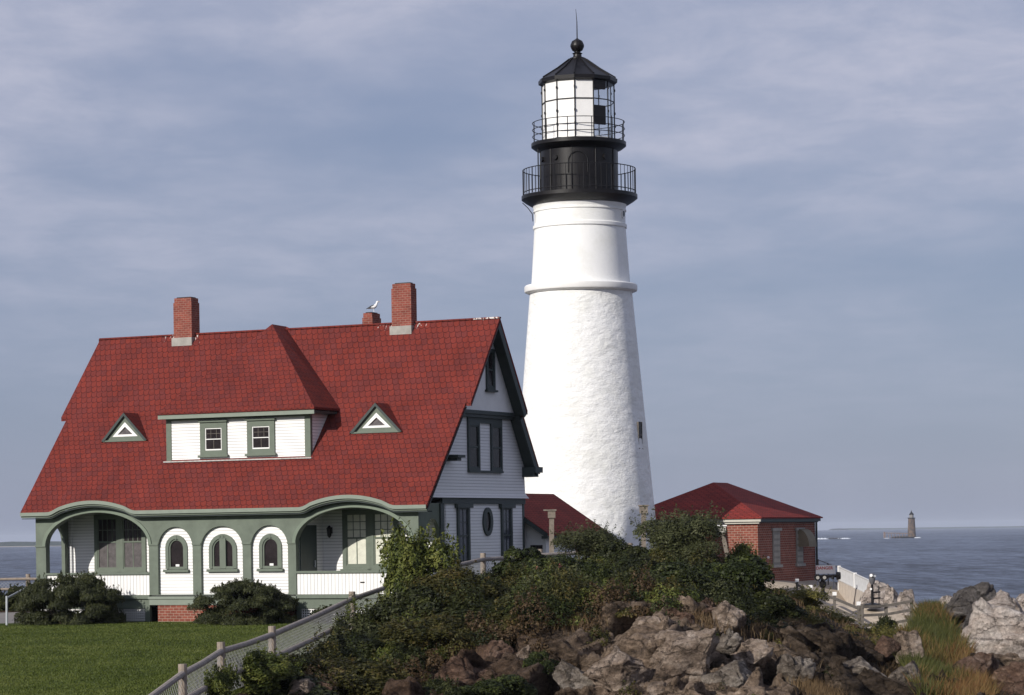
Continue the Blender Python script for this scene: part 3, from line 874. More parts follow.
def build_roof():
    mb = MB()
    us = [(-17.0 + (0.55 + 17.0) * i / 118) for i in range(119)]
    vs = [-.37 + .18 * i for i in range(16)] + [2.60, 2.852]
    roof_slab(mb, us, sorted(vs))
    for (u0n, u0r, u1n, u1r, v0, v1) in ((-17.3, -17.12, .75, .75, 2.80, 5.3),):
        # upper slope, its ends standing out past the lower one
        zt0, zt1 = roof_z(2.852) + .02 - .05 * 1.286, 11.13
        th = .16
        A = [(u0n, v0, zt0), (u1n, v0, zt0), (u1r, v1, zt1), (u0r, v1, zt1)]
        B = [(x, y, z - th) for x, y, z in A]
        mb.face(A); mb.face(B[::-1])
        mb.face([B[0], B[1], A[1], A[0]]); mb.face([B[1], B[2], A[2], A[1]]); mb.face([B[3], B[0], A[0], A[3]])
    # back slopes
    for (ul, ur, va, za, vb, zb) in ((-17.2, .75, 5.3, 11.13, 7.55, 7.74), (-17.15, .57, 7.35, 7.86, 8.95, 5.5)):
        A = [(ul, va, za), (ur, va, za), (ur, vb, zb), (ul, vb, zb)]; B = [(x, y, z - .15) for x, y, z in A]
        mb.face(A); mb.face(B[::-1])
        mb.face([A[1], B[1], B[2], A[2]]); mb.face([A[0], A[3], B[3], B[0]]); mb.face([A[2], B[2], B[3], A[3]])
    # ridge cap
    mb.box(-17.12, .75, 5.21, 5.39, 11.09, 11.15)
    return mb.build('roof', M['roof'], house, uvf=lambda c: (c.x, c.z * 1.32 if c.y < 5.3 else c.z * 1.25))


roof = build_roof()


def sash_window(parent, pl, a0, a1, b0, b1, fr=0.11, name='window', frame_m='green', pane_m='darkpane', lower_m=None, cols=3, rows=2, lower_cols=2, mid=None, sill=True, head=False, inner=None, dep=0.07):
    """casing with a double-hung sash: frame > upper pane, lower pane, glazing bars, sill"""
    mb = MB()
    rbox(mb, pl, a0, a0 + fr, b0, b1, 0, dep); rbox(mb, pl, a1 - fr, a1, b0, b1, 0, dep)
    rbox(mb, pl, a0 + fr, a1 - fr, b1 - fr, b1, 0, dep); rbox(mb, pl, a0 + fr, a1 - fr, b0, b0 + fr * .8, 0, dep)
    if head: rbox(mb, pl, a0 - .05, a1 + .05, b1 + .002, b1 + .08, 0, dep + .07)
    f = mb.build(name, M[frame_m], parent)
    x0, x1, y0, y1 = a0 + fr, a1 - fr, b0 + fr * .8, b1 - fr
    ym = y0 + (y1 - y0) * (.5 if mid is None else mid)
    s = MB(); im = inner or frame_m; w = .035 if inner else .045
    rbox(s, pl, x0, x0 + w, y0, y1, .004, dep * .7); rbox(s, pl, x1 - w, x1, y0, y1, .004, dep * .7)
    rbox(s, pl, x0 + w, x1 - w, y1 - w, y1, .004, dep * .7); rbox(s, pl, x0 + w, x1 - w, y0, y0 + w * 1.3, .004, dep * .7)
    rbox(s, pl, x0 + w, x1 - w, ym - .03 * (bw_ := .5 if inner else 1), ym + .03 * bw_, .004, dep * .8)
    bw = .008 if inner else .014
    s_main = s; s = MB() if inner else s
    for c in range(1, cols):
        x = x0 + (x1 - x0) * c / cols; rbox(s, pl, x - bw, x + bw, ym + .03, y1 - w, .006, dep * .45)
    for r in range(1, rows):
        y = ym + (y1 - ym) * r / rows; rbox(s, pl, x0 + w, x1 - w, y - bw, y + bw, .006, dep * .43)
    for c in range(1, lower_cols):
        x = x0 + (x1 - x0) * c / lower_cols; rbox(s, pl, x - bw * 1.3, x + bw * 1.3, y0 + w * 1.3, ym - .03, .006, dep * .45)
    if inner: s.build('glazing_bar', M['wood_grey'], f)
    s_main.build('sash', M[im], f)
    p = MB(); rbox(p, pl, x0, x1, ym, y1, .001, .016); p.build('pane', M[pane_m], f)
    p = MB(); rbox(p, pl, x0, x1, y0, ym - .001, .001, .016); p.build('pane', M[lower_m or pane_m], f)
    if sill:
        p = MB(); rbox(p, pl, a0 - .07, a1 + .07, b0 - .08, b0 - .002, 0, dep + .07); p.build('sill', M[frame_m], f)
    return f


def build_house():
    # ---- front: green arcade
    mb = MB()
    top = []
    n = 130
    for i in range(n + 1):
        u = UL + (0 - UL) * (1 - i / n)
        top.append((u, 4.02 + bump_(u) * .92))
    outer = [(UL, .98), (0, .98)] + top
    LA = arch(-13.77, 2.34, .985, 2.86, 1.25, 40); RA = arch(-2.69, 2.37, .985, 2.86, 1.25, 40)
    outer = []
    # bottom edge steps round the two porch openings so the plate stays one loop
    outer += [(UL, .98), (-16.11, .98)] + [p for p in reversed(LA[2:])] + [(-11.43, .98)]
    outer += [(-5.06, .98)] + [p for p in reversed(RA[2:])] + [(-.32, .98), (0, .98)] + top
    smalls = [(-10.265, .765), (-8.235, .905), (-6.19, .79)]
    holes = [arch(c, h, 1.0, 2.72, .80) for c, h in smalls]
    panel(mb, F0, outer, holes, -.25, 0)
    fac = mb.build('arcade', M['green_lap'], house)
    # bands round the big arches
    abm = plain('arch_band_green', (0.155, 0.19, 0.145), .55, var=.08)
    for c, hw in ((-13.77, 2.34), (-2.69, 2.37)):
        mb = MB(); ring(mb, F0, c, hw, .985, 2.86, 1.25, .13, .001, .045, legs=False, n=44); mb.build('arch_band', abm, house)
    mb = MB()
    for a, b in ((-9.51, -9.13), (-7.345, -6.965), (-11.44, -11.01), (-5.42, -5.05), (-16.6, -16.12)):
        mb = MB(); mb.box(a, b, -.035, -.001, 2.83, 2.90); mb.build('moulding', M['green'], house)
    # fascia, crown and soffit follow the eyebrow curves
    mf, mc, ms = MB(), MB(), MB()
    N_ = 118
    for i in range(N_):
        a = -16.98 + (0.53 + 16.98) * i / N_; b = -16.98 + (0.53 + 16.98) * (i + 1) / N_
        za, zb = 4.17 + bump_(a), 4.17 + bump_(b)
        def seg(m_, y0, y1, t, bo):
            P_ = [(a, y0, za - t), (b, y0, zb - t), (b, y0, zb - bo), (a, y0, za - bo)]; Q_ = [(x, y1, z) for x, y, z in P_]
            m_.face([P_[3], P_[2], P_[1], P_[0]]); m_.face([Q_[0], Q_[1], Q_[2], Q_[3]]); m_.face([P_[0], P_[1], Q_[1], Q_[0]]); m_.face([P_[3], Q_[3], Q_[2], P_[2]])
        seg(mf, -.425, -.375, .02, .155)
        seg(mc, -.36, -.30, .13, .22)
        seg(ms, -.31, .04, .24, .27)
    fas = mf.build('fascia', M['green_light'], house); mc.build('gutter_mould', M['green'], house); ms.build('soffit', M['dark_trim'], house)
    # ---- middle block between the porches: white boards behind three small arches
    mb = MB()
    wholes = [arch(-10.265, .47, 1.93, 2.72, .48), arch(-8.235, .59, 1.93, 2.66, .55), arch(-6.19, .47, 1.93, 2.72, .48)]
    panel(mb, Pl('F', .12), [(-11.42, .93), (-5.07, .93), (-5.07, 3.95), (-11.42, 3.95)], wholes, -.05, 0)
    mb.box(-11.428, -11.33, .17, 2.0, .9, 4.0); mb.box(-5.16, -5.065, .17, 2.0, .9, 4.0)
    mb.build('wall', M['clap'], house)
    for k, (c, hw, sp, rs, two) in enumerate(((-10.265, .47, 2.72, .48, 0), (-8.235, .59, 2.66, .55, 1), (-6.19, .47, 2.72, .48, 0))):
        pl = Pl('F', .12)
        mb = MB(); ring(mb, pl, c, hw - .13, 1.95, sp, rs - .13, .14, -.05, .055, n=24)
        if two: mb.box(c - .13, c + .13, .065, .16, 1.95, sp + rs - .05)
        mb.box(c - .035, c + .035, .05, .1, sp + rs - .15, sp + rs - .01)
        f = mb.build('window', M['green'], house)
        mb = MB(); panel(mb, pl, arch(c, hw - .125, 1.93, sp, rs - .125), (), -.10, -.03); mb.build('pane', M['darkpane'], f)
        mb = MB(); ring(mb, pl, c, hw - .19, 1.97, sp, rs - .19, .065, -.04, .015, n=24); mb.box(c - hw + .14, c + hw - .14, .08, .13, 1.94, 2.03)
        if not two: mb.box(c + .02, c + .09, .145, .148, 2.03, 2.04)
        mb.build('sash', M['green'], f)
        mb = MB(); mb.box(c - hw - .08, c + hw + .08, -.005, .119, 1.83, 1.93); mb.build('sill', M['green'], f)
        if not two:
            mb = MB(); mb.box(c - .07, c + .09, .132, .139, 2.04, 2.12); mb.build('notice_card', M['white'], f)
    # ---- band, brick base, lattice
    mb = MB(); mb.box(-11.45, -5.04, -.09, .2, .83, .925); mb.box(-11.41, -5.08, -.05, .2, .61, .83)
    mb.build('water_table', M['green_light'], house)
    mb = MB(); mb.box(-11.06, -5.3, -.01, .3, -.6, .61); mb.build('foundation', M['brick'], house)
    for a, b in ((UL, -11.43), (-5.06, 0)):
        mb = MB(); mb.box(a, b, -.03, .22, .84, .978); mb.box(a + .02, b - .02, .05, .2, .62, .84)
        mb.box(a, a + .16, 0, .15, -.3, .62); mb.box(b - .2, b, 0, .15, -.3, .62); mb.box(a + .16, b - .2, .001, .12, .47, .62)
        mb.build('porch_skirt', M['green'], house)
    for a, b in ((UL + .17, -11.65), (-4.88, -.22)):
        mb = MB()
        x = a
        while x < b: mb.box(x, x + .035, .05, .065, -.3, .47); x += .095
        z = -.25
        while z < .44: mb.box(a, b, .034, .049, z, z + .035); z += .095
        mb.build('lattice', M['white'], house)
        mb = MB(); mb.box(a, b, .3, .35, -.3, .6); mb.build('crawlspace_board', M['dark_trim'], house)
    for a, b in ((-16.11, -11.43), (-5.06, -.32)):
        mb = MB(); mb.box(a, b, .05, .12, .985, 1.75); r = mb.build('porch_railing', M['bead'], house)
        mb = MB(); mb.box(a, b, -.02, .2, 1.752, 1.835); mb.build('rail_cap', M['green'], r)
    mb = MB(); mb.box(-3.05 + .62, -2.9 + .65, .046, .049, 1.38, 1.43); mb.build('scupper', M['iron'], house)
    # porch floors and ceilings
    for a, b in ((UL + .05, -11.45), (-5.04, -.05)):
        mb = MB(); mb.box(a, b, .1, 2.1, .78, .9); mb.build('porch_floor', M['green'], house)
        mb = MB(); mb.box(a, b, .27, 2.1, 4.14, 4.2); mb.build('porch_ceiling', M['dark_trim'], house)
    # porch back walls
    B2 = Pl('F', 2.0)
    for a, b in ((-16.42, -11.3), (-5.2, 0.0)):
        mb = MB(); mb.box(a, b, 2.0, 2.15, .9, 4.2); mb.build('porch_wall', M['clap'], house)
    mb = MB(); mb.box(-16.57, -16.4, 1.9, 2.1, .9, 4.2); mb.build('corner_post', M['green'], house)
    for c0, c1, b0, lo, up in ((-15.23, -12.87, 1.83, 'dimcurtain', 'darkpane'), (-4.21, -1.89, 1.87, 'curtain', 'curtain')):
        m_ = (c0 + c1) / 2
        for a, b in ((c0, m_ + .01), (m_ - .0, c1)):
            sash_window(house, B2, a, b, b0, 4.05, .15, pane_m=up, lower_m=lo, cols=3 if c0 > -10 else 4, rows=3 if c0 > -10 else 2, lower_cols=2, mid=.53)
    d = MB(); d.box(-5.06, -5.02, .27, 1.45, .92, 3.5)
    dr = d.build('door', plain('dark_green_door', (0.04, 0.055, 0.05), .4), house)
    d = MB(); d.tube((-4.98, 1.25, 1.95), (-4.98, 1.25, 2.2), .022); d.tube((-5.02, 1.25, 2.0), (-4.965, 1.25, 2.0), .02); d.build('door_handle', M['galv_pipe'], dr)
    # porch lantern
    d = MB(); d.box(-4.78, -4.66, 1.93, 2.0, 3.18, 3.42); d.tube((-4.72, 1.86, 3.1), (-4.72, 1.86, 3.36), .075, .1, 8); d.tube((-4.72, 1.86, 3.36), (-4.72, 1.86, 3.48), .12, .02, 8); d.tube((-4.72, 1.86, 3.02), (-4.72, 1.86, 3.1), .02, .075, 8)
    d.build('porch_lantern', M['iron'], house)
    # ---- porch side walls with an arched opening each (right side and left side)
    for k, pl in (('S', Pl('S', 0.0)), ('L', Pl('L', UL))):
        mb = MB(); hole = arch(1.08, .58, .985, 2.95, .72)
        outer = [(.25, .98), (.5, .98)] + list(reversed(hole[2:])) + [(1.66, .98), (1.9, .98), (1.9, 4.22), (.25, 4.22)]
        panel(mb, pl, outer, (), -.16, 0.0); mb.build('porch_side_arch', M['green_lap'], house)
        mb = MB(); rbox(mb, pl, .25, 1.9, .45, .98, -.16, .001); mb.build('porch_skirt', M['green'], house)
        mb = MB(); rbox(mb, pl, .5, 1.66, .985, 1.75, -.12, -.05); mb.build('porch_railing', M['bead'], house)
    # ---- gable wall to the right
    mb = MB()
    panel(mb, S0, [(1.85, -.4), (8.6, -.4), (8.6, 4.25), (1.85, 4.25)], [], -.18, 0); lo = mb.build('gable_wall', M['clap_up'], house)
    mb = MB()
    up = [(.25, 4.62), (8.7, 4.62), (8.62, 5.75), (7.45, 7.58), (7.4, 7.7), (3.0, 7.85), (2.5, 7.35)]
    panel(mb, Pl('S', .04), up, [], -.18, 0)
    # flared skirt of the upper storey
    for a, b in (((.25, 4.62), (8.7, 4.62)),):
        mb.face([(.04, a[0], 4.62), (.16, a[0] - .1, 4.42), (.16, b[0] + .1, 4.42), (.04, b[0], 4.62)][::-1])
        mb.face([(.16, a[0] - .1, 4.42), (.0, a[0] - .1, 4.42), (.0, b[0] + .1, 4.42), (.16, b[0] + .1, 4.42)][::-1])
        mb.face([(.04, b[0], 4.62), (.16, b[0] + .1, 4.42), (0, b[0] + .1, 4.42), (0, b[0], 4.62)])
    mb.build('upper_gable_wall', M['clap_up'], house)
    mb = MB()
    panel(mb, Pl('S', .25), [(2.75, 7.66), (7.75, 7.66), (5.3, 10.98)], [], -.25, 0)
    mb.build('attic_gable', M['stucco'], house)
    mb = MB(); mb.box(0, .30, 2.7, 7.85, 7.52, 7.655); mb.box(.04, .22, 2.9, 7.6, 7.40, 7.52)
    mb.box(.001, .07, 1.75, 8.66, 4.20, 4.41)
    mb.box(-.02, .06, 1.62, 1.9, -.3, 4.2); mb.box(-.02, .03, 8.5, 8.64, -.3, 4.2)
    mb.box(.05, .62, 1.95, 2.55, 5.86, 5.96); mb.box(.05, .5, 2.1, 2.45, 5.75, 5.86)      # front eave return
    mb.box(.02, .62, 8.45, 9.1, 5.40, 5.62); mb.box(.02, .5, 8.45, 8.95, 5.24, 5.40)      # back eave return
    mb.build('trim', M['dark_trim'], house)
    # bargeboards
    mb = MB()
    def barge(u, v0, z0, v1, z1, w, t=.05):
        dv, dz = v1 - v0, z1 - z0; l = math.hypot(dv, dz); nv, nz = -dz / l, dv / l
        if nz > 0: nv, nz = -nv, -nz
        A = [(v0, z0), (v1, z1), (v1 + nv * w, z1 + nz * w), (v0 + nv * w, z0 + nz * w)]
        panel(mb, Pl('S', u), A, [], -t, 0)
    barge(.745, 2.83, 7.78, 5.3, 10.97, .05); barge(.745, 5.3, 10.97, 7.5, 7.6, .24, .07); barge(.565, -.35, 4.0, 2.8, 7.72, .04); barge(.565, 7.5, 7.5, 8.9, 5.42, .24, .07)
    barge(.68, 5.3, 10.95, 7.48, 7.6, .10, .42); barge(.5, 7.45, 7.6, 8.85, 5.42, .10, .44)
    mb.build('bargeboard', M['dark_trim'], house)
    # gable windows
    for a, b in ((2.96, 3.95), (6.6, 7.52)):
        sash_window(house, S0, a, b, 1.9, 4.17, .14, frame_m='dark_trim', pane_m='bluepane', lower_m='bluepane', cols=2, rows=2, lower_cols=2, head=False, mid=.5)
        mb = MB(); mb.box(.0, .14, a - .14, b + .14, 4.05, 4.195); mb.build('window_head', M['dark_trim'], house)
    mb = MB(); nseg = 32
    def oval(ca, cb, ra, rb): return [(ca + ra * math.cos(2 * PI * k / nseg), cb + rb * math.sin(2 * PI * k / nseg)) for k in range(nseg)]
    panel(mb, S0, oval(5.46, 3.54, .40, .53), [oval(5.46, 3.54, .20, .36)], 0.001, .07); ov = mb.build('oval_window', M['dark_trim'], house)
    mb = MB(); panel(mb, S0, oval(5.46, 3.54, .21, .37), [], 0.001, .02); mb.build('pane', M['darkpane'], ov)
    mb = MB(); rbox(mb, Pl('S', .04), 3.83, 6.66, 7.2, 7.42, 0, .07); mb.build('window_head', M['dark_trim'], house)
    mb = MB(); rbox(mb, Pl('S', .04), 3.83, 6.66, 5.36, 5.44, 0, .1); mb.build('window_sill', M['dark_trim'], house)
    for a, b in ((3.83, 4.78), (5.73, 6.66)):
        sash_window(house, Pl('S', .04), a, b, 5.44, 7.2, .10, frame_m='dark_trim', pane_m='darkpane', cols=1, rows=1, lower_cols=1, sill=False)
    sash_window(house, Pl('S', .25), 5.02, 5.72, 8.45, 9.98, .12, frame_m='dark_trim', pane_m='darkpane', cols=1, rows=1, lower_cols=1)
    # left and rear walls
    mb = MB(); panel(mb, Pl('L', UL + .15), [(1.9, -.4), (8.6, -.4), (8.6, 5.7), (5.3, 10.7), (.1, 4.6), (1.9, 4.6)], [], -.15, 0)
    mb.box(UL + .15, -.05, 8.45, 8.6, -.4, 5.6)
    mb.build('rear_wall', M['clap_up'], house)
    # stoop at the left end
    mb = MB(); mb.box(-17.45, -16.6, .5, 1.9, -.2, .16); mb.box(-17.1, -16.6, .5, 1.9, .16, .36); mb.build('stoop', M['green'], house)
    mb = MB(); mb.tube((-17.15, 7.4, 5.4), (-17.1, 7.4, 5.5), .01)
    # ---- shed dormer with hipped roof
    dv = 1.23
    DF = Pl('F', dv)
    mb = MB(); mb.box(-11.35, -5.1, dv, dv + .1, 5.9, 7.62); mb.face([(-5.1, dv, 5.95), (-5.1, 2.75, 7.8), (-5.1, 2.65, 7.75), (-5.1, dv, 7.75)])
    mb.face([(-11.35, dv, 5.95), (-11.35, dv, 7.75), (-11.35, 2.65, 7.75)])
    dm = mb.build('dormer', M['clap'], house)
    mb = MB(); mb.box(-11.37, -11.15, dv - .03, dv + .12, 5.98, 7.62); mb.box(-5.32, -5.08, dv - .03, dv + .12, 5.98, 7.62); mb.box(-11.15, -5.32, dv - .025, dv + .1, 7.52, 7.62)
    mb.build('corner_board', M['green'], dm)
    mb = MB(); mb.box(-11.45, -5.0, dv - .14, dv + .02, 5.955, 6.0); mb.build('flashing', plain('lead_flashing', (0.42, .40, .38), .6, var=.3, scale=8), dm)
    for a, b in ((-9.85, -8.68), (-7.79, -6.60)):
        f = sash_window(dm, DF, a + .0, b - .0, 6.19, 7.42, .22, pane_m='darkpane', lower_m='darkpane', cols=3, rows=2, lower_cols=2, head=True, inner='white', dep=.06)
    R0, A, B = (-8.45, 4.2, 11.24), (-11.55, .83, 7.83), (-4.69, .83, 7.83)
    R1 = (-8.6, 5.5, 11.24)
    mb = MB()
    mb.face([A, B, R0]); mb.face([B, (-4.69, 2.8, 7.83), (-8.2, 5.3, 11.1), R1, R0]); mb.face([A, R0, R1, (-8.9, 5.3, 11.1), (-11.55, 2.8, 7.83)])
    mb.face([R1, (-8.2, 5.3, 11.1), (-8.9, 5.3, 11.1)])
    mb.face([(x, y, z - .09) for x, y, z in (A, (-11.55, 2.75, 7.83), (-4.69, 2.75, 7.83), B)])
    mb.face([(A[0], A[1], A[2] - .09), (B[0], B[1], B[2] - .09), B, A]); mb.face([(-4.69, .83, 7.74), (-4.69, 2.75, 7.74), (-4.69, 2.75, 7.83), B])
    mb.face([(-11.55, 2.75, 7.74), (-11.55, .83, 7.74), A, (-11.55, 2.75, 7.83)])
    mb.build('dormer_roof', M['roof'], dm)
    mb = MB(); mb.box(-11.52, -4.72, .87, .93, 7.58, 7.737); mb.build('fascia', M['green_light'], dm)
    mb = MB(); mb.box(-11.50, -4.74, .932, 2.6, 7.62, 7.70); mb.build('soffit', M['dark_trim'], dm)
    # ---- two little triangular eyelet dormers
    for cu, hw in ((-13.72, .93), (-2.70, .97)):
        v0, z0, zt = 1.93, 6.90, 7.85
        pl = Pl('F', v0)
        mb = MB(); panel(mb, pl, [(cu - hw, z0), (cu + hw, z0), (cu, zt)], [[(cu - hw * .62, z0 + .13), (cu, zt - .27), (cu + hw * .62, z0 + .13)]], -.2, 0)
        mb.box(cu - hw - .06, cu + hw + .06, v0 - .08, v0 + .05, z0 - .06, z0 - .002)
        e = mb.build('eyelet_dormer', M['green'], house)
        mb = MB(); panel(mb, pl, [(cu - hw * .62, z0 + .13), (cu + hw * .62, z0 + .13), (cu, zt - .27)], [[(cu - hw * .38, z0 + .21), (cu, zt - .44), (cu + hw * .38, z0 + .21)]], -.15, .012)
        mb.build('window_frame', M['white'], e)
        mb = MB(); panel(mb, pl, [(cu - hw * .5, z0 + .15), (cu + hw * .5, z0 + .15), (cu, zt - .35)], [], -.14, -.05); mb.build('pane', M['dimcurtain'], e)
        mb = MB()
        for s in (-1, 1):
            a = (cu + s * (hw + .12), v0 - .1, z0 - .03); t = (cu, v0 - .1, zt + .1)
            vb = (zt + .1 - 4.17) / 1.175 - .37 + .1; va = (z0 - 4.17) / 1.175 - .37
            P_ = [a, t, (cu, vb, zt + .1), (a[0], va + .05, z0 - .03)]
            mb.face(P_ if s < 0 else P_[::-1]); mb.face([(x, y, z - .05) for x, y, z in (P_[::-1] if s < 0 else P_)])
        mb.build('eyelet_roof', M['roof'], e)
        mb = MB()
        for s in (-1, 1):
            A_ = [(cu + s * (hw + .12), z0 - .035), (cu, zt + .095), (cu, zt - .03), (cu + s * (hw - .02), z0 - .035)]
            panel(mb, Pl('F', v0 - .105), A_, [], -.05, 0)
        mb.build('raking_trim', M['dark_trim'], e)
    # ---- chimneys
    for (a, b, v0, v1, zb, zt, base) in ((-13.44, -12.6, 5.0, 5.58, 10.4, 12.56, 1), (-3.67, -2.83, 5.0, 5.45, 10.4, 12.6, 1), (-6.0, -5.55, 6.9, 7.6, 7.5, 11.74, 0)):
        mb = MB(); mb.box(a, b, v0, v1, zb, zt - .2); mb.box(a + .03, b - .03, v0 + .03, v1 - .03, zt - .2, zt - .02)
        c = mb.build('chimney', M['chim'], roof)
        mb = MB(); mb.box(a + .1, b - .1, v0 + .1, v1 - .1, zt - .02, zt + .02); mb.build('flue', M['iron'], c)
        if base:
            mb = MB(); mb.box(a - .06, b + .03, v0 - .07, v1 + .1, 10.5, 10.98); mb.build('flashing', M['concrete'], c)
    return


build_house()

# ------------------------------------------------------------------ connecting passage behind the house
ps = empty('passage_building', house.matrix_basis @ Vector((0, 9, 0)), -HY, 'low white passage with brown-red gable roof between the house and the lighthouse tower', 'outbuilding')
_off = Vector((0, 9.0, 0))
mb = MB(); panel(mb, Pl('F', .12), [(-3.6, -.4), (.7, -.4), (.7, 3.05), (-1.4, 4.4), (-3.6, 3.0)], [], -5.0, 0); mb.build('wall', M['stucco'], ps)
mb = MB()
for s, ue in ((1, 1.01), (-1, -3.81)):
    A_ = [(-1.4, -.35, 4.66), (-1.4, 5.35, 4.66), (ue, 5.35, 3.08), (ue, -.35, 3.08)]
    if s < 0: A_ = A_[::-1]
    mb.face(A_[::-1]); mb.face([(x, y, z - .1) for x, y, z in A_])
    mb.face([(ue, -.35, 3.08), (ue, 5.35, 3.08), (ue, 5.35, 2.98), (ue, -.35, 2.98)]); mb.face([(-1.4, -.35, 4.66), (ue, -.35, 3.08), (ue, -.35, 2.98), (-1.4, -.35, 4.56)])
mb.build('roof', M['roof2'], ps)
mb = MB(); mb.box(.72, .98, -.33, 5.33, 2.86, 2.97)
mb.face([(-1.4, -.36, 4.64), (-1.4, -.36, 4.44), (1.0, -.36, 2.86), (1.0, -.36, 3.06)])
mb.build('trim', M['dark_trim'], ps)
mb = MB(); mb.box(-1.4 + 1.55 - .1, .55, .08, .12, 2.2, 2.62); mb.build('window', M['darkpane'], ps)

# ------------------------------------------------------------------ lighthouse
TY = 120.0; TS = F_PX / TY; TX = W(579.5, 197, TY).x
tower = empty('lighthouse', (TX, TY, 0), 0, 'tall whitewashed stone lighthouse with black iron galleries and lantern', 'lighthouse')


def tz(py): return EYE + (532.0 - py) / TS


def tr(px): return px / TS


prof = []
for i in range(61):
    py = 620 - (620 - 296) * i / 60; prof.append((tr(51.4 + (py - 296) * .0888), tz(py)))
mb = MB(); mb.lathe(prof + [(tr(51.0), tz(291))], 128); o = mb.build('tower_base', M['tower'], tower, smooth=True)
mb = MB(); mb.lathe([(tr(49.8), tz(292)), (tr(49.4), tz(285)), (tr(45.8), tz(230))], 96, cap=False)
mb.lathe([(tr(45.8), tz(230)), (tr(47), tz(229)), (tr(47), tz(226)), (tr(45.6), tz(225)), (tr(45.6), tz(213)), (tr(46.6), tz(212.5)), (tr(46.6), tz(211)), (tr(45.6), tz(210.5)), (tr(47), tz(206)), (tr(49), tz(200))], 96, cap=False)
mb.build('tower_shaft', M['tower_up'], tower, smooth=True)
mb = MB(); mb.lathe([(tr(51), tz(294)), (tr(56), tz(292)), (tr(56.5), tz(291)), (tr(56.5), tz(286.5)), (tr(55.5), tz(285.5)), (tr(50), tz(284.5))], 96); mb.build('stone_belt', M['white'], tower, smooth=True)
mb = MB(); mb.lathe([(tr(44), tz(207)), (tr(49.5), tz(205.2)), (tr(54), tz(202.5)), (tr(58), tz(199.5)), (tr(58), tz(196)), (tr(40), tz(195.5))], 96); mb.build('lower_gallery', M['iron'], tower, smooth=True)
mb = MB(); mb.lathe([(tr(38.5), tz(196)), (tr(38.5), tz(152)), (tr(40.5), tz(151)), (tr(43.5), tz(150)), (tr(47.5), tz(147)), (tr(47.5), tz(143.5)), (tr(34), tz(143))], 64)
wr = mb.build('watch_room', M['iron'], tower, smooth=True)
mb = MB()
for k in range(10):
    t = 2 * PI * k / 10 + .1; x, y = math.cos(t) * tr(38.7), math.sin(t) * tr(38.7); mb.tube((x, y, tz(195)), (x, y, tz(152)), .03, n=6)
mb.build('seam', M['iron'], wr)
mb = MB()
for a in (-128, -50, -160):
    t = rad(a); mb.tube((math.cos(t) * tr(38), math.sin(t) * tr(38), tz(161)), (math.cos(t) * tr(40.5), math.sin(t) * tr(40.5), tz(161)), .12, n=12)
mb.build('vent', M['iron'], wr)
mb = MB(); pts = []
for i in range(15):
    t = PI * i / 14; a = rad(-93) + math.cos(t) * .25; zz = tz(177 - 0) if i in (0, 14) else tz(166) + math.sin(t) * .42
    pts.append((math.cos(a) * tr(39.2), math.sin(a) * tr(39.2), zz))
mb.poly(pts, .025, 6); mb.build('door_frame', M['iron_rail'], wr)


def railing(name, r, z0, h, nb, rails, pr, label=None, heavy=8):
    o = None
    for q in sorted(rails, reverse=True):
        mb = MB(); mb.poly([(math.cos(2 * PI * k / 64) * r, math.sin(2 * PI * k / 64) * r, z0 + q) for k in range(64)], pr, 5, closed=True)
        if o is None: o = mb.build(name, M['iron_rail'], tower)
        else: mb.build('lower_rail', M['iron_rail'], o)
    for k in range(nb):
        t = 2 * PI * (k + .5) / nb
        b = MB(); hv = k % max(1, nb // heavy) == 0
        b.tube((math.cos(t) * r, math.sin(t) * r, z0), (math.cos(t) * r, math.sin(t) * r, z0 + h), pr * (1.15 if hv else .6), n=5)
        b.build('baluster', M['iron_rail'], o)


railing('lower_railing', tr(56.3), tz(195.3), 1.12, 60, (.12, 1.12), .022, heavy=12)
railing('upper_railing', tr(46), tz(143.3), .9, 12, (.3, .6, .9), .018, heavy=12)
# lantern room: twelve sides
a0 = rad(-90 - 6.7); st = rad(30); LR = tr(36.2)
zb, zt = tz(143), tz(83)
ang = [a0 + st * k for k in range(12)]
def lp(t, z, r=LR): return (math.cos(t) * r, math.sin(t) * r, z)
mb = MB()
for t in ang: mb.tube(lp(t, zb), lp(t, zt), .028, n=6)
for z in (zb + .05, tz(103.5), zt - .04): mb.poly([lp(t, z) for t in ang], .025, 6, closed=True)
for t in ang:
    for z in (tz(92), tz(115), tz(128)): mb.box(*[v for c in zip(lp(t, z, LR + .02), lp(t, z, LR + .02)) for v in (c[0] - .035, c[1] + .035)][:4], z - .05, z + .05)
lr_ = mb.build('lantern_room', M['iron_rail'], tower)
mb = MB(); mb.lathe([(LR * 1.0, zb - .02), (LR, zb + .12), (LR * .98, zb + .12)], 12, rot=a0); mb.build('curb', M['white'], lr_)
mg = MB()
zm = tz(103.5)
for k in range(12):
    t0, t1 = ang[k], ang[(k + 1) % 12]
    mid = math.degrees((t0 + (t0 + st)) / 2) % 360
    white = 150 < mid < 290 or mid > 400
    for (q0, q1) in ((zb + .08, zm - .02), (zm + .02, zt - .05)):
        A_ = [lp(t0, q0, LR * .985), lp(t1, q0, LR * .985), lp(t1, q1, LR * .985), lp(t0, q1, LR * .985)]
        if white:
            p = MB(); p.face(A_); p.face([tuple(c * .985 if i < 2 else c for i, c in enumerate(v)) for v in A_[::-1]]); p.build('blanking_panel', M['white'], lr_)
        else:
            p = MB(); p.face(A_); p.build('glass_pane', M['glass'], lr_)
mb = MB(); mb.lathe([(.45, zb), (.45, tz(124)), (.62, tz(123)), (.62, tz(120))], 16); mb.build('lens_pedestal', M['iron'], lr_)
mb = MB()
t = rad(-62); c_, s_ = math.cos(t), math.sin(t)
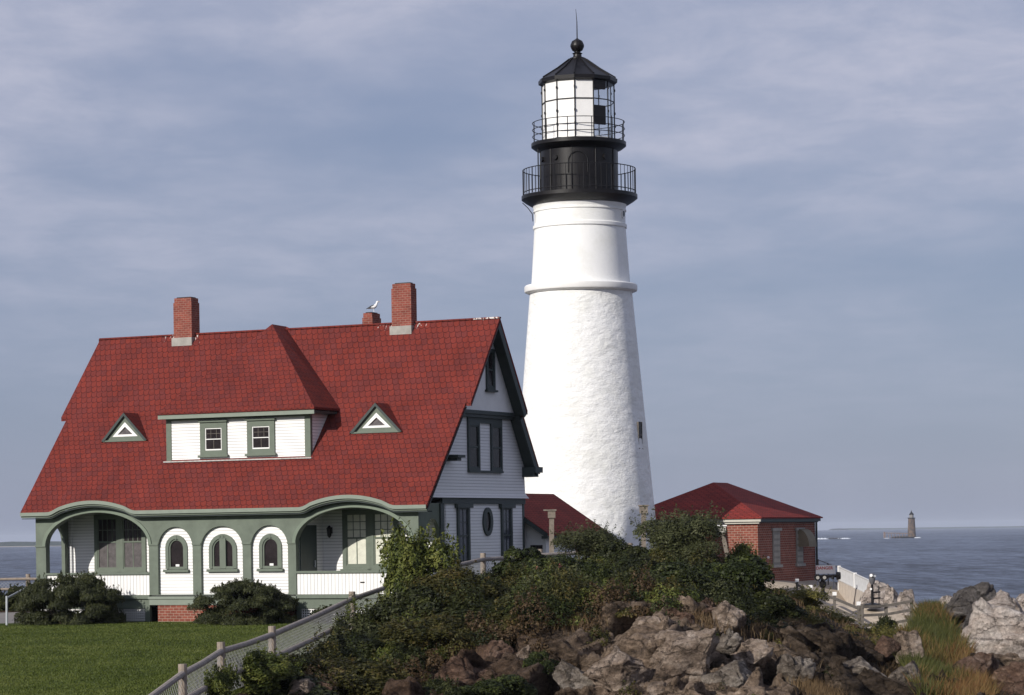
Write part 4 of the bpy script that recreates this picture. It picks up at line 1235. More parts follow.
def qd(a, z0, z1, r):     # dark shutter just inside the glass
    x, y = lp(a, 0, r)[:2]; x2, y2 = lp(a + rad(24), 0, r)[:2]
    mb.face([(x, y, z0), (x2, y2, z0), (x2, y2, z1), (x, y, z1)]); mb.face([(x * .97, y * .97, z1), (x2 * .97, y2 * .97, z1), (x2 * .97, y2 * .97, z0), (x * .97, y * .97, z0)])
qd(ang[1], tz(129), tz(110), LR * 1.0); mb.build('shutter', M['iron'], lr_)
mb = MB(); qd(ang[1], tz(94), tz(84), LR * 1.0); mb.build('shutter', M['iron'], lr_)
mb = MB(); mb.lathe([(.5, tz(120)), (.62, tz(112)), (.62, tz(104)), (.4, tz(96))], 16); mb.build('lens', M['dimcurtain'], lr_)
mb = MB(); seg = 12
mb.lathe([(tr(36), tz(85.5)), (tr(39.6), tz(84)), (tr(39.8), tz(80.5)), (tr(37.5), tz(79)), (tr(22), tz(69.5)), (tr(9), tz(60)), (tr(7), tz(58.5))], 12, rot=a0)
rf = mb.build('lantern_roof', M['iron'], tower)
mb = MB()
for t in ang: mb.poly([lp(t, tz(79), tr(38)), lp(t, tz(69.3), tr(22.4)), lp(t, tz(59.5), tr(9))], .035, 5)
mb.build('roof_rib', M['iron'], rf)
mb = MB(); mb.lathe([(tr(8), tz(60)), (tr(8), tz(58.3)), (tr(4.5), tz(57)), (tr(4), tz(54.5)), (tr(5.2), tz(53.6)), (tr(3.2), tz(52.6)), (tr(3.0), tz(52)), (tr(5.2), tz(50.5)), (tr(6.9), tz(47)), (tr(6.9), tz(45)), (tr(5.2), tz(41.2)), (tr(2), tz(39.3)), (tr(.9), tz(38.5))], 24)
mb.build('ventilator_ball', M['iron'], rf, smooth=True)
mb = MB(); mb.tube((0, 0, tz(39)), (0, 0, tz(22)), .028, .02, 6); mb.tube((0, 0, tz(22)), (-.04, 0, tz(9)), .018, .008, 6); mb.build('lightning_rod', M['iron_rail'], rf)
# small window and porthole on the shaded right flank
for (nm, aa, z0, z1, hw, py) in (('window', 60, tz(450), tz(424), .13, 437),):
    t = rad(-90 + aa); r_ = tr(51.4 + (py - 296) * .0888)
    e_ = MB(); P0 = Vector((math.cos(t), math.sin(t), 0)); Q0 = Vector((-math.sin(t), math.cos(t), 0))
    def bx3(m_, a, b, z0, z1, d0, d1):
        c = [P0 * (r_ + d) + Q0 * s + Vector((0, 0, z)) for d in (d0, d1) for s in (a, b) for z in (z0, z1)]
        i = len(m_.v); m_.v += [tuple(v) for v in c]
        for q in ((0, 1, 3, 2), (4, 6, 7, 5), (0, 4, 5, 1), (2, 3, 7, 6), (0, 2, 6, 4), (1, 5, 7, 3)): m_.f.append(tuple(i + k for k in q))
    bx3(e_, -.15, .15, z0, z1, -.3, .012); w_ = e_.build('window', M['darkpane'], tower)
    e_ = MB(); bx3(e_, -.18, -.15, z0, z1, -.3, .03); bx3(e_, .15, .18, z0, z1, -.3, .03); bx3(e_, -.2, .2, z0 - .08, z0, -.3, .05); bx3(e_, -.15, .15, (z0 + z1) / 2 - .03, (z0 + z1) / 2 + .03, 0, .02)
    e_.build('window_frame', M['wood_grey'], w_)
t = rad(-90 + 68); c_ = Vector((math.cos(t), math.sin(t), 0))
mb = MB(); r_ = tr(45.7); mb.tube(tuple(c_ * (r_ - .1) + Vector((0, 0, tz(216.5)))), tuple(c_ * (r_ + .04) + Vector((0, 0, tz(216.5)))), .2, n=16); ph = mb.build('porthole', M['white'], tower)
mb = MB(); mb.tube(tuple(c_ * (r_ - .1) + Vector((0, 0, tz(216.5)))), tuple(c_ * (r_ + .05) + Vector((0, 0, tz(216.5)))), .13, n=16); mb.build('pane', M['darkpane'], ph)
mb = MB()
mb.poly([(-tr(57), -.3, tz(203)), (-tr(52), -.7, tz(209)), (-tr(47.5), -.6, tz(215)), (-tr(47), -.5, tz(222))], .02, 5)
mb.poly([(-tr(41), -.6, tz(150)), (-tr(41), -.6, tz(195))], .03, 5); mb.build('cable', M['iron_rail'], tower)

# ------------------------------------------------------------------ brick fog-signal building
BD = 122.5; bo = W(758, 550, BD)
fog = empty('brick_building', (bo.x, BD, 0.48), -rad(24), 'small square red brick building with hipped brown-red roof, right of the lighthouse', 'building')
fog.scale = (1.1036,) * 3
WD, DP, EZ = 5.95, 7.75, 2.85
T0, T1 = Pl('F', 0), Pl('S', 0)
win = ((1.85, 2.82), (5.02, 5.95))
mb = MB(); mb.box(-WD, 0, 0, DP, -1.5, EZ); mb.build('wall', M['brick'], fog)
e0 = .28
A_, B_, C_, D_ = (-WD - e0, -e0, EZ + .02), (e0, -e0, EZ + .02), (e0, DP + e0, EZ + .02), (-WD - e0, DP + e0, EZ + .02)
tt = (WD + 2 * e0) / 2; h_ = 1.55
R1, R2 = (e0 - tt, -e0 + tt, EZ + h_), (e0 - tt, DP + e0 - tt, EZ + h_)
mb = MB(); mb.face([A_, B_, R1]); mb.face([B_, C_, R2, R1]); mb.face([C_, D_, R2]); mb.face([D_, A_, R1, R2]); mb.face([(x, y, z - .05) for x, y, z in (A_, D_, C_, B_)])
for a, b in ((A_, B_), (B_, C_), (C_, D_), (D_, A_)): mb.face([(a[0], a[1], a[2] - .05), (b[0], b[1], b[2] - .05), b, a])
mb.build('roof', M['roof2'], fog)
mb = MB(); mb.box(-WD - .2, .2, -.2, -.12, EZ - .16, EZ - .032); mb.box(-WD - .1, .1, -.12, -.001, EZ - .24, EZ - .032)
mb.build('cornice', M['cream'], fog)
mb = MB(); mb.box(.12, .2, -.119, DP + .2, EZ - .16, EZ - .032); mb.box(.001, .12, -.0, DP + .1, EZ - .2, EZ - .032)
mb.tube((.08, DP - .06, -1), (.08, DP - .06, EZ - .2), .05)
mb.build('gutter', M['dark_trim'], fog)
for k, (a, b) in enumerate(win):
    mb = MB(); rbox(mb, T1, a, b, .88, 2.3, 0.001, .03); f = mb.build('window', plain('shuttered_window', (0.22, 0.205, 0.18), .7, var=.15), fog)
    mb = MB()
    for q in range(5): rbox(mb, T1, a + .1, b - .1, .98 + q * .25, 1.14 + q * .25, .03, .045)
    mb.build('louvre', plain('louvre_board', (0.30, 0.28, 0.24), .7), f)
    mb = MB(); rbox(mb, T1, a - .12, b + .12, .76, .88, .001, .1); mb.build('sill', M['concrete'], f)
    mb = MB(); rbox(mb, T1, a - .12, b + .12, 2.3, 2.42, .001, .08); mb.build('lintel', M['concrete'], f)
# curved hood over the far window
mb = MB(); pr = [(0.02 + .5 * math.sin(PI / 2 * i / 10), 1.62 + .75 * math.cos(PI / 2 * i / 10)) for i in range(11)]
for i in range(10):
    (d0, z0), (d1, z1) = pr[i], pr[i + 1]
    mb.face([(d0, 5.25, z0), (d1, 5.25, z1), (d1, 6.3, z1), (d0, 6.3, z0)]); mb.face([(d0, 5.25, z0 - .03), (d0, 6.3, z0 - .03), (d1, 6.3, z1 - .03), (d1, 5.25, z1 - .03)])
mb.face([(0.02, 5.25, 1.6)] + [(d, 5.25, z - .01) for d, z in pr][::-1])
mb.build('hood', M['canvas'], fog)
mb = MB(); mb.tube((.05, 1.05, 1.2), (.12, 1.05, 1.2), .05, n=8); mb.build('wall_lamp', M['white'], fog)
# small porch hood on the front at the far left
mb = MB(); mb.face([(-2.75, -.95, 2.02), (-1.75, -.95, 2.02), (-1.75, -.0, 2.62), (-2.75, 0, 2.62)]); mb.face([(-2.75, -.95, 1.95), (-2.75, 0, 2.55), (-1.75, 0, 2.55), (-1.75, -.95, 1.95)]); mb.face([(-1.75, -.95, 1.95), (-1.75, 0, 2.55), (-1.75, 0, 2.62), (-1.75, -.95, 2.02)])
mb.face([(-2.75, -.95, 1.95), (-1.75, -.95, 1.95), (-1.75, -.95, 2.02), (-2.75, -.95, 2.02)])
mb.build('porch_hood', M['roof2'], fog)
mb = MB(); mb.box(-2.6, -1.7, -.06, -.001, 2.62, 2.64); mb.box(-2.62, -1.62, -.1, -.001, 2.2, 2.61); mb.build('door_head', M['cream'], fog)


# ------------------------------------------------------------------ vegetation
def leaves(rng, C, Dn, size, aspect, jit):
    """diamond leaves at C, facing roughly along Dn"""
    n = len(C)
    nn = Dn + rng.normal(0, jit, (n, 3)); nn /= np.linalg.norm(nn, axis=1)[:, None] + 1e-9
    a = np.cross(nn, rng.normal(0, 1, (n, 3))); a /= np.linalg.norm(a, axis=1)[:, None] + 1e-9
    b = np.cross(nn, a)
    s = (size * rng.uniform(.6, 1.4, n))[:, None]
    V = np.stack([C - a * s, C + b * s * aspect, C + a * s, C - b * s * aspect], 1).reshape(-1, 3)
    return V, np.arange(4 * n).reshape(n, 4)


def crown(seed, w=1.0, h=1.3, nl=14, n=6500, size=.045, aspect=.5, sprigs=60, spl=.35, low=.25, sparse=1.0, needle=False, flat=.75, fill=.72, rad0=.26, rad1=.46):
    rng = np.random.default_rng(seed)
    L_ = []
    for i in range(nl):
        a, q = rng.uniform(0, 2 * PI), math.sqrt(rng.uniform(0, 1)) * fill
        lowl = needle and i % 5 < 2
        if lowl: q = rng.uniform(.55, .95)
        r_ = rng.uniform(rad0, rad1)
        if needle: zc = h * .8 * math.sqrt(max(.02, 1 - q * q)) * (.3 * rng.uniform(.1, 1) if lowl else rng.uniform(.35, .8) if i % 5 == 2 else rng.uniform(.9, 1))
        else: zc = (low + rng.uniform(0, 1) * (1 - low - .15)) * h * math.sqrt(max(.08, 1 - (q / .95) ** 2 * .8))
        L_.append((math.cos(a) * q * w, math.sin(a) * q * w, zc, r_ * w, r_ * h * flat))
    L_ = np.array(L_); p = L_[:, 3] ** 2; p /= p.sum()
    k = rng.choice(nl, n, p=p)
    d = rng.normal(0, 1, (n, 3)); d[:, 2] = np.where(d[:, 2] < -.3, -d[:, 2], d[:, 2]); d /= np.linalg.norm(d, axis=1)[:, None]
    rr = 1.02 - np.abs(rng.normal(0, .16, n)); rr = np.clip(rr, .3, 1.12)
    C = L_[k, :3] + d * np.stack([L_[k, 3], L_[k, 3], L_[k, 4]], 1) * rr[:, None]
    Vs, Fs = [], []
    ok = C[:, 2] > .0
    V, Fq = leaves(rng, C[ok], d[ok] * 1.0 + [0, 0, .35], size, aspect, .55); Vs.append(V); Fs.append(Fq)
    off = len(V)
    cs, ds = [], []
    for i in range(sprigs):
        j = rng.choice(nl, p=p); dd = rng.normal(0, 1, 3); dd[2] = abs(dd[2]) + .3; dd /= np.linalg.norm(dd)
        st_ = L_[j, :3] + dd * [L_[j, 3], L_[j, 3], L_[j, 4]] * .9
        up = dd * .6 + np.array([0, 0, .8]); up /= np.linalg.norm(up); ln = spl * rng.uniform(.4, 1.1)
        m = int(26 if needle else 16)
        t = rng.uniform(0, 1, m)
        cs.append(st_ + up * (t * ln)[:, None] + rng.normal(0, 1, (m, 3)) * (.045 if needle else .05) * (1.1 - t)[:, None]); ds.append(np.tile(dd, (m, 1)))
    if cs:
        V, Fq = leaves(rng, np.concatenate(cs), np.concatenate(ds), size * .9, aspect, .7); Vs.append(V); Fs.append(Fq + off)
    V = np.concatenate(Vs)
    kx = w / np.percentile(np.abs(V[:, :2]), 97); kz = h / np.percentile(V[:, 2], 98.5)
    V = V * [kx, kx, kz]; L_ = L_ * [kx, kx, kz, kx, kz]
    return V, np.concatenate(Fs), L_


LEAF = dict(
    bay=leafmat('bayberry_leaf', [(0.018, 0.026, 0.006), (0.055, 0.072, 0.014), (0.13, 0.145, 0.032), (0.20, 0.195, 0.055)], 2.2),
    rust=leafmat('turning_leaf', [(0.0120, 0.0120, 0.0036), (0.0373, 0.0373, 0.0086), (0.0875, 0.0792, 0.0200), (0.1235, 0.0760, 0.0285)], 2.4),
    rose=leafmat('rose_leaf', [(0.0060, 0.0096, 0.0024), (0.0232, 0.0325, 0.0070), (0.0808, 0.0931, 0.0209)], 2.6, .18),
    olive=leafmat('olive_leaf', [(0.024, 0.029, 0.012), (0.068, 0.076, 0.030), (0.14, 0.142, 0.070)], 2.2),
    dark=leafmat('dark_leaf', [(0.0054, 0.0078, 0.0024), (0.0217, 0.0271, 0.0070), (0.0760, 0.0808, 0.0218)], 2.2, .15),
    weed=leafmat('weed_leaf', [(0.06, 0.058, 0.014), (0.13, 0.12, 0.028), (0.21, 0.18, 0.05)], 2.6, .3),
    brown=leafmat('dry_leaf', [(0.035, 0.022, 0.012), (0.08, 0.05, 0.024), (0.13, 0.088, 0.045)], 2.8, .2),
    pine=leafmat('pine_needle', [(0.012, 0.015, 0.006), (0.034, 0.040, 0.014), (0.085, 0.09, 0.034)], 2.4, .1),
)
KIND = {   # kind: (crown arguments, material)
    'bay': (dict(w=1.0, h=1.4, nl=16, n=11000, size=.05, aspect=.42, sprigs=200, spl=.42, low=.1, fill=.8), 'bay'),
    'rust': (dict(w=1.0, h=1.3, nl=16, n=9000, size=.043, aspect=.45, sprigs=80, spl=.38), 'rust'),
    'rose': (dict(w=1.0, h=1.2, nl=15, n=11000, size=.042, aspect=.6, sprigs=30, spl=.2), 'rose'),
    'olive': (dict(w=1.0, h=1.4, nl=18, n=11000, size=.042, aspect=.3, sprigs=150, spl=.5), 'olive'),
    'dark': (dict(w=1.0, h=1.1, nl=14, n=10000, size=.044, aspect=.5, sprigs=60, spl=.28), 'dark'),
    'weed': (dict(w=1.0, h=.9, nl=14, n=7000, size=.044, aspect=.35, sprigs=150, spl=.38), 'weed'),
    'brown': (dict(w=1.0, h=.9, nl=12, n=5500, size=.038, aspect=.3, sprigs=120, spl=.35), 'brown'),
    'pine': (dict(w=2.0, h=1.5, nl=120, n=90000, size=.045, aspect=.25, sprigs=800, spl=.17, low=-.05, needle=True, flat=.55, fill=.9, rad0=.15, rad1=.22), 'pine'),
}
PROTO = {}


def make_proto(kind, var):
    a, m = KIND[kind]
    V, Fq, L_ = crown(hash_(kind) * 7 + var, **a)
    f = np_mesh('foliage', V, Fq, LEAF[m])
    mb = MB(); rg = random.Random(var + 3)
    for c in L_[:9]:
        mid = Vector((c[0] * .45, c[1] * .45, c[2] * .55)); mb.tube((rg.uniform(-.08, .08), rg.uniform(-.08, .08), -.15), mid, .028, .02, 5, caps=False); mb.tube(mid, (c[0], c[1], c[2] + c[4] * .6), .02, .008, 5, caps=False)
    s_ = mb.build('stems', M['stem'])
    fm, sm = f.data, s_.data
    bpy.data.objects.remove(f); bpy.data.objects.remove(s_)
    return fm, sm, a['w'], a['h']


def hash_(k): return sum(ord(c) * (i + 3) for i, c in enumerate(k)) % 997


def shrub(kind, var, loc, w, h, label, name='shrub', group=None, rot=0.0, cat='shrub'):
    if (kind, var) not in PROTO: PROTO[(kind, var)] = make_proto(kind, var)
    fm, sm, pw, ph = PROTO[(kind, var)]
    e = empty(name, loc, rot, label, cat, group)
    e.scale = (w / 2 / pw, w / 2 / pw * .9, h / (ph * 1.02))
    for nm, me in (('foliage', fm), ('stems', sm)):
        o = bpy.data.objects.new(nm, me); col.objects.link(o); o.parent = e
    return e


SHRUBS = [  # kind, variant, px, top py, D, width px, label
    ('bay', 0, 424, 532, 80, 74, 'light green leafy shrub hiding the right post of the house\'s right porch'),
    ('rust', 0, 456, 568, 78, 66, 'yellow-brown shrub just right of the light green one by the right porch'),
    ('rose', 0, 520, 549, 82, 72, 'dark green beach rose bush right of the fence post below the gable wall'),
    ('rose', 1, 556, 557, 81, 76, 'dark beach rose bush with pink flowers in front of the wooden post'),
    ('olive', 0, 583, 526, 86, 64, 'tall feathery grey-green shrub between the wooden post and the lighthouse foot'),
    ('dark', 0, 622, 543, 84, 64, 'low dark shrub hiding the foot of the lighthouse'),
    ('olive', 1, 684, 511, 87, 74, 'tallest grey-green bush, between the lighthouse and the brick building'),
    ('olive', 0, 694, 538, 86, 50, 'grey-green wind-combed bush below the leaning post'),
    ('bay', 1, 746, 545, 88, 40, 'bright green shrub against the corner of the brick building'),
    ('weed', 0, 790, 588, 90, 56, 'yellow-green weedy bush under the brick building, nearest to its wall'),
    ('weed', 1, 826, 608, 92, 54, 'yellow-green weed clump beside the first capped fence posts'),
    ('weed', 0, 860, 626, 92, 52, 'yellow-green weed clump below the middle of the board fence'),
    ('dark', 1, 886, 617, 98, 20, 'small dark bush growing through the board fence'),
    ('dark', 0, 414, 588, 77, 62, 'dark shrub under the light green one, against the wire fence'),
    ('dark', 1, 362, 634, 74.5, 66, 'dark bramble at the foot of the fence post below the right porch'),
    ('rust', 1, 304, 655, 71, 70, 'brownish bramble at the foot of the middle fence posts'),
    ('bay', 1, 246, 652, 66.5, 74, 'leafy green bramble climbing the fence between two posts by the lawn'),
    ('bay', 0, 214, 668, 62.5, 40, 'leafy green bramble at the lowest fence post'),
    ('dark', 0, 292, 678, 67, 90, 'dark low bramble at the lower left edge of the bank'),
    ('rust', 0, 372, 662, 70, 84, 'brown-green low bush left of the red-brown rocks'),
    ('rust', 1, 428, 616, 74, 70, 'yellow-brown tangle above the red-brown rocks'),
    ('dark', 1, 488, 604, 76, 80, 'dark undershrub below the leftmost rose bush'),
    ('rust', 0, 512, 625, 75.3, 72, 'yellow-green low bush on top of the red-brown rocks'),
    ('dark', 0, 600, 585, 80, 80, 'dark undershrub below the feathery grey-green shrub'),
    ('brown', 0, 634, 588, 78, 60, 'dry brown bush just above the tan boulders'),
    ('rose', 0, 668, 563, 81, 80, 'dark green undershrub below the tallest grey-green bush'),
    ('rose', 1, 724, 558, 82, 84, 'dark green bush with round top below the wind-combed one'),
    ('dark', 1, 752, 590, 81, 66, 'dark bush at the right end of the thicket'),
    ('dark', 0, 768, 618, 80, 60, 'dark low bush right of the big tan boulders'),
    ('rose', 0, 540, 652, 71.8, 34, 'small green bush in a cleft of the rocks at the middle'),
    ('rose', 1, 497, 676, 70.2, 60, 'small dark green bush at the bottom edge below the rocks'),
    ('brown', 1, 815, 632, 84, 70, 'brown dry bush on the dark right-hand slope'),
    ('brown', 0, 700, 612, 77, 50, 'brown dry scrub between the two upright boulders'),
    ('weed', 1, 868, 640, 86, 50, 'yellow-green tuft above the loose rocks at the right end of the slope'),
    ('dark', 1, 440, 680, 69, 40, 'small dark bush left of the lower red-brown rock'),
    ('bay', 0, 655, 572, 84, 60, 'mid green bush in the dip between the tall grey-green bushes'),
]


def place_shrubs():
    rg = random.Random(3)
    for i, (kd, var, px, top, D, wpx, lab) in enumerate(SHRUBS):
        p = W(px, top, D); g = ground(p.x, p.y)
        w = wpx / F_PX * D * (1.12 if top < 560 else 1.3); h = max(p.z - g + .12, .75)
        z0_ = min(g - .12, p.z - .8); h = p.z - z0_
        e = shrub(kd, var, (p.x, p.y, z0_), w, h, lab, group='shrubs on the rocky bank', rot=rg.uniform(0, 6.28))
        if kd == 'rose' and var == 1 and 540 < px < 580:
            for (fx, fy) in ((546, 575), (528, 583), (540, 590), (560, 566), (572, 584), (537, 568)):
                q = W(fx, fy, D - 2.2); c = e.matrix_basis.inverted() @ q
                mb = MB(); s3 = e.scale
                for k in range(5):
                    t = 2 * PI * k / 5
                    a = Vector((math.cos(t) * .07 / s3.x, -.02, math.sin(t) * .07 / s3.z)); b_ = Vector((math.cos(t + .6) * .06 / s3.x, .01, math.sin(t + .6) * .06 / s3.z)); b2 = Vector((math.cos(t - .6) * .06 / s3.x, .01, math.sin(t - .6) * .06 / s3.z))
                    mb.face([c, c + b2, c + a, c + b_])
                mb.build('rose_flower', M['pink'], e)


place_shrubs()
# foundation bushes of the house
shrub('pine', 0, (W(71, 600, 100.5).x, 100.0, -.1), 3.7, 1.82, 'dark mugo pine hedge bush in front of the left porch', 'pine_bush', 'clipped pine bushes before the house', .4, 'bush')
shrub('pine', 1, (W(246, 600, 98).x, 97.4, -.1), 3.8, 1.55, 'dark mugo pine hedge bush under the small arched windows', 'pine_bush', 'clipped pine bushes before the house', 1.9, 'bush')
shrub('dark', 1, (W(332, 600, 96.3).x, 96.2, -.05), 1.5, .65, 'small low bush under the right porch railing', 'shrub', None, .4)


def blades(name, xs, ys, zs, h, w, lean, mt, seed, kind='stuff', label=None, cat=None):
    rng = np.random.default_rng(seed); n = len(xs)
    th = rng.uniform(0, 2 * PI, n); ax = np.stack([np.cos(th), np.sin(th), 0 * th], 1)
    ld = rng.normal(0, 1, (n, 3)); ld[:, 2] = 0; ld /= np.linalg.norm(ld, axis=1)[:, None]
    hh = (h * rng.uniform(.55, 1.25, n))[:, None]; B = np.stack([xs, ys, zs], 1)
    lv = (lean * rng.uniform(.2, 1.3, n))[:, None] * hh
    up = np.array([0, 0, 1.0])
    m_ = B + up * hh * .55 + ld * lv * .3; t_ = B + up * hh + ld * lv
    wv = ax * w * .5
    V = np.stack([B - wv, B + wv, m_ + wv * .8, m_ - wv * .8, t_], 1).reshape(-1, 3)
    i = np.arange(n) * 5
    T = np.concatenate([np.stack([i, i + 1, i + 2], 1), np.stack([i, i + 2, i + 3], 1), np.stack([i + 3, i + 2, i + 4], 1)])
    o = np_mesh(name, V, T, mt); o['kind'] = kind
    tag(o, label, cat)
    return o


def grasses():
    rng = np.random.default_rng(11)
    G1 = leafmat('reed_green', [(0.042, 0.048, 0.014), (0.080, 0.088, 0.024), (0.15, 0.145, 0.045)], .7, .35)
    G2 = leafmat('reed_ochre', [(0.11, 0.05, 0.02), (0.20, 0.10, 0.04), (0.24, 0.16, 0.06), (0.15, 0.13, 0.04)], .9, .35)
    G3 = leafmat('dry_straw', [(0.11, 0.07, 0.035), (0.19, 0.125, 0.065), (0.27, 0.20, 0.11)], 1.1, .3)
    G4 = leafmat('lawn_blade', [(0.050, 0.068, 0.010), (0.080, 0.103, 0.018), (0.120, 0.138, 0.032)], .35, .25)
    # gully grass at the right
    n = 26000
    y = rng.uniform(74, 99.5, n)
    pl_ = np.interp(y, [74, 80, 88, 94, 100], [915, 905, 897, 912, 922]); pr_ = np.interp(y, [74, 80, 88, 94, 100], [992, 985, 968, 950, 934])
    px = pl_ + (pr_ - pl_) * rng.uniform(0, 1, n)
    x = (px - CX) / F_PX * y
    z = terr(x, y) - .05
    q = rng.uniform(0, 1, n) + .5 * np.sin(x * 1.3 + y * .4)
    green = (q < 1.05 - 1.5 * sstep(930, 975, px) * (1 - sstep(88, 96, y)))
    blades('tall_grass', x[green], y[green], z[green], .85, .035, .45, G1, 1, label='tall green grass filling the gully right of the rocky slope', cat='grass')
    blades('dry_grass', x[~green], y[~green], z[~green], .85, .035, .45, G2, 2, label='rust and ochre grass along the right side of the gully', cat='grass')
    # straw on the bank
    xs, ys = [], []
    for (px, D, rx, ry, m) in ((640, 77, .6, .5, 700), (695, 75.5, .4, .5, 500), (735, 77, .4, .6, 400), (455, 74, .6, .6, 500), (575, 75, .4, .4, 350), (818, 73, .35, .4, 900), (850, 82, 1.4, 1.6, 1500), (790, 84, 1.3, 2, 1500), (885, 85, .9, 2, 1100), (380, 71, .7, .8, 500), (770, 79, 1.0, 1.5, 900), (835, 71.5, .4, .5, 500)):
        c = (px - CX) / F_PX * D
        xs.append(c + rng.normal(0, rx, m)); ys.append(D + rng.normal(0, ry, m))
    xs = np.concatenate(xs); ys = np.concatenate(ys); z = terr(xs, ys)
    blades('straw_grass', xs, ys, z, .30, .014, .6, G3, 3, label='dry straw-coloured grass growing among the rocks of the bank', cat='grass')
    # lawn
    n = 150000
    y = 52 + (100 - 52) * rng.uniform(0, 1, n) ** 1.1
    x0 = -.20 * y - 1.0; x1 = fence_x(y) + .1
    x = x0 + (x1 - x0) * rng.uniform(0, 1, n)
    z = lawn_blend(x[None, :], y[None, :], terr(x, y)[None, :])[0] - .01
    blades('lawn_blades', x, y, z, .045, .028, .7, G4, 4, label='short mown grass blades of the lawn before the house', cat='grass')
    # undergrowth: leafy ground cover on the upper bank
    # clumps of leaves; rock stays bare on the face
    bx_ = [-9, -5, -3, -1.5, 0, 1.5, 2.6, 5.5, 7, 8]; by_ = [66, 66, 70, 73.0, 73.3, 73.8, 75, 75.6, 77, 81]
    acc = {}
    m = 0
    while m < 700:
        y = rng.uniform(66, 93); px = rng.uniform(196, 880); x = (px - CX) / F_PX * y
        over = y - np.interp(x, bx_, by_)
        if x < fence_x(y) + .35 or (448 < px < 508 and y > 81.5): continue
        if x > 6.5:
            if not (y > 84.5 and rng.uniform() < .35 or rng.uniform() < .07): continue
        elif over < rng.uniform(-.6, .3) and rng.uniform() > .06: continue
        m += 1
        rr = rng.uniform(.28, .62) * (.6 if x > 6.5 else 1) * (.65 if over < .6 else 1)
        hh = rr * rng.choice([.6, .9, 1.2, 2.1]) * (.5 if y > 84.5 else 1)
        kd = 'weed' if (x > 6.5 and rng.uniform() < .7) else rng.choice((['dark', 'dark', 'rust', 'bay', 'rose', 'olive'] if over > 1.8 else ['dark', 'rust', 'brown', 'brown', 'rose', 'bay']) if x < 6.5 else ['brown', 'dark'])
        nn = int(1150 * rr * rr / .25 * .8); d = rng.normal(0, 1, (nn, 3)); d[:, 2] = np.abs(d[:, 2]); d /= np.linalg.norm(d, axis=1)[:, None]
        lum = 1 + .22 * np.sin(d[:, 0] * 7 + m) * np.sin(d[:, 2] * 6 + m * 2) + rng.normal(0, .09, nn)
        g = ground(x, y)
        lim = np.interp(px, [200, 380, 450, 480, 505, 530, 560, 610, 640, 670, 700, 730, 760, 790, 830, 880], [640, 588, 570, 574, 560, 556, 561, 556, 545, 532, 545, 560, 566, 596, 614, 634])
        hh = max(.12, min(hh, (W(px, lim, y).z - g) / 1.15))
        acc.setdefault(kd, []).append((np.array([x, y, g - .05]) + d * [rr, rr, hh] * lum[:, None], d))
    for kd, lst in acc.items():
        c = np.concatenate([a for a, b in lst]); d = np.concatenate([b for a, b in lst])
        V, Fq = leaves(rng, c, d + [0, 0, .3], .042, .5, .6)
        o = np_mesh('undergrowth', V, Fq, LEAF[kd]); o['kind'] = 'stuff'; tag(o, 'leafy ground cover of the bank, ' + {'dark': 'dark green', 'rust': 'olive brown', 'bay': 'light green', 'rose': 'deep green', 'olive': 'grey-green', 'brown': 'dry brown', 'weed': 'yellow-green'}[kd], 'ground cover')


grasses()


# ------------------------------------------------------------------ boulders
def boulder(seed, sub=4, cuts=16, rough=.07):
    bmx = bpy.data.meshes.new('tmp')
    import bmesh
    bm = bmesh.new(); bmesh.ops.create_icosphere(bm, subdivisions=sub, radius=1.0)
    rng = np.random.default_rng(seed)
    P_ = np.array([v.co[:] for v in bm.verts])
    for i in range(cuts):
        n = rng.normal(0, 1, 3); n /= np.linalg.norm(n); d = rng.uniform(.42, .84)
        q = P_ @ n - d; P_ = P_ - np.where(q > 0, q * .97, 0)[:, None] * n
    sd = rng.normal(0, 1, (46, 3)); sd *= (rng.uniform(.3, 1, 46) ** .4 / np.linalg.norm(sd, axis=1))[:, None]
    of = rng.uniform(-1, 1, 46); tl = rng.normal(0, 1, (46, 3))
    Pq = P_ * [1, 1, 1.5] + np.sin(P_[:, [1, 2, 0]] * 6) * .05
    dd = ((Pq[:, None, :] - sd[None] * [1, 1, 1.5]) ** 2).sum(-1); j_ = dd.argmin(1)
    P_ = P_ * (1 + .10 * of[j_] + .08 * ((P_ - sd[j_]) * tl[j_]).sum(1))[:, None]
    s2 = np.sort(dd, 1); gap = np.clip((s2[:, 1] - s2[:, 0]) / .05, 0, 1); P_ = P_ * (1 - .09 * (1 - gap))[:, None]
    # bedding ledges and chips
    bn = np.array([.45, -.3, .85]); bn /= np.linalg.norm(bn)
    s = P_ @ bn * 5.5; st_ = s - np.floor(s)
    P_ *= (1 - .05 * np.clip((st_ - .75) / .25, 0, 1))[:, None]
    from mathutils import noise
    for i, p in enumerate(P_):
        v = Vector(p) * 2.2 + Vector((seed * 3.1, 0, 0)); k = noise.noise(v) * rough * 1.4 + noise.noise(v * 3.1) * rough * .6 + noise.noise(v * 8) * rough * .25
        P_[i] = p * (1 + k)
    Fc = np.array([[v.index for v in f.verts] for f in bm.faces]); bm.free(); bpy.data.meshes.remove(bmx)
    return P_, Fc


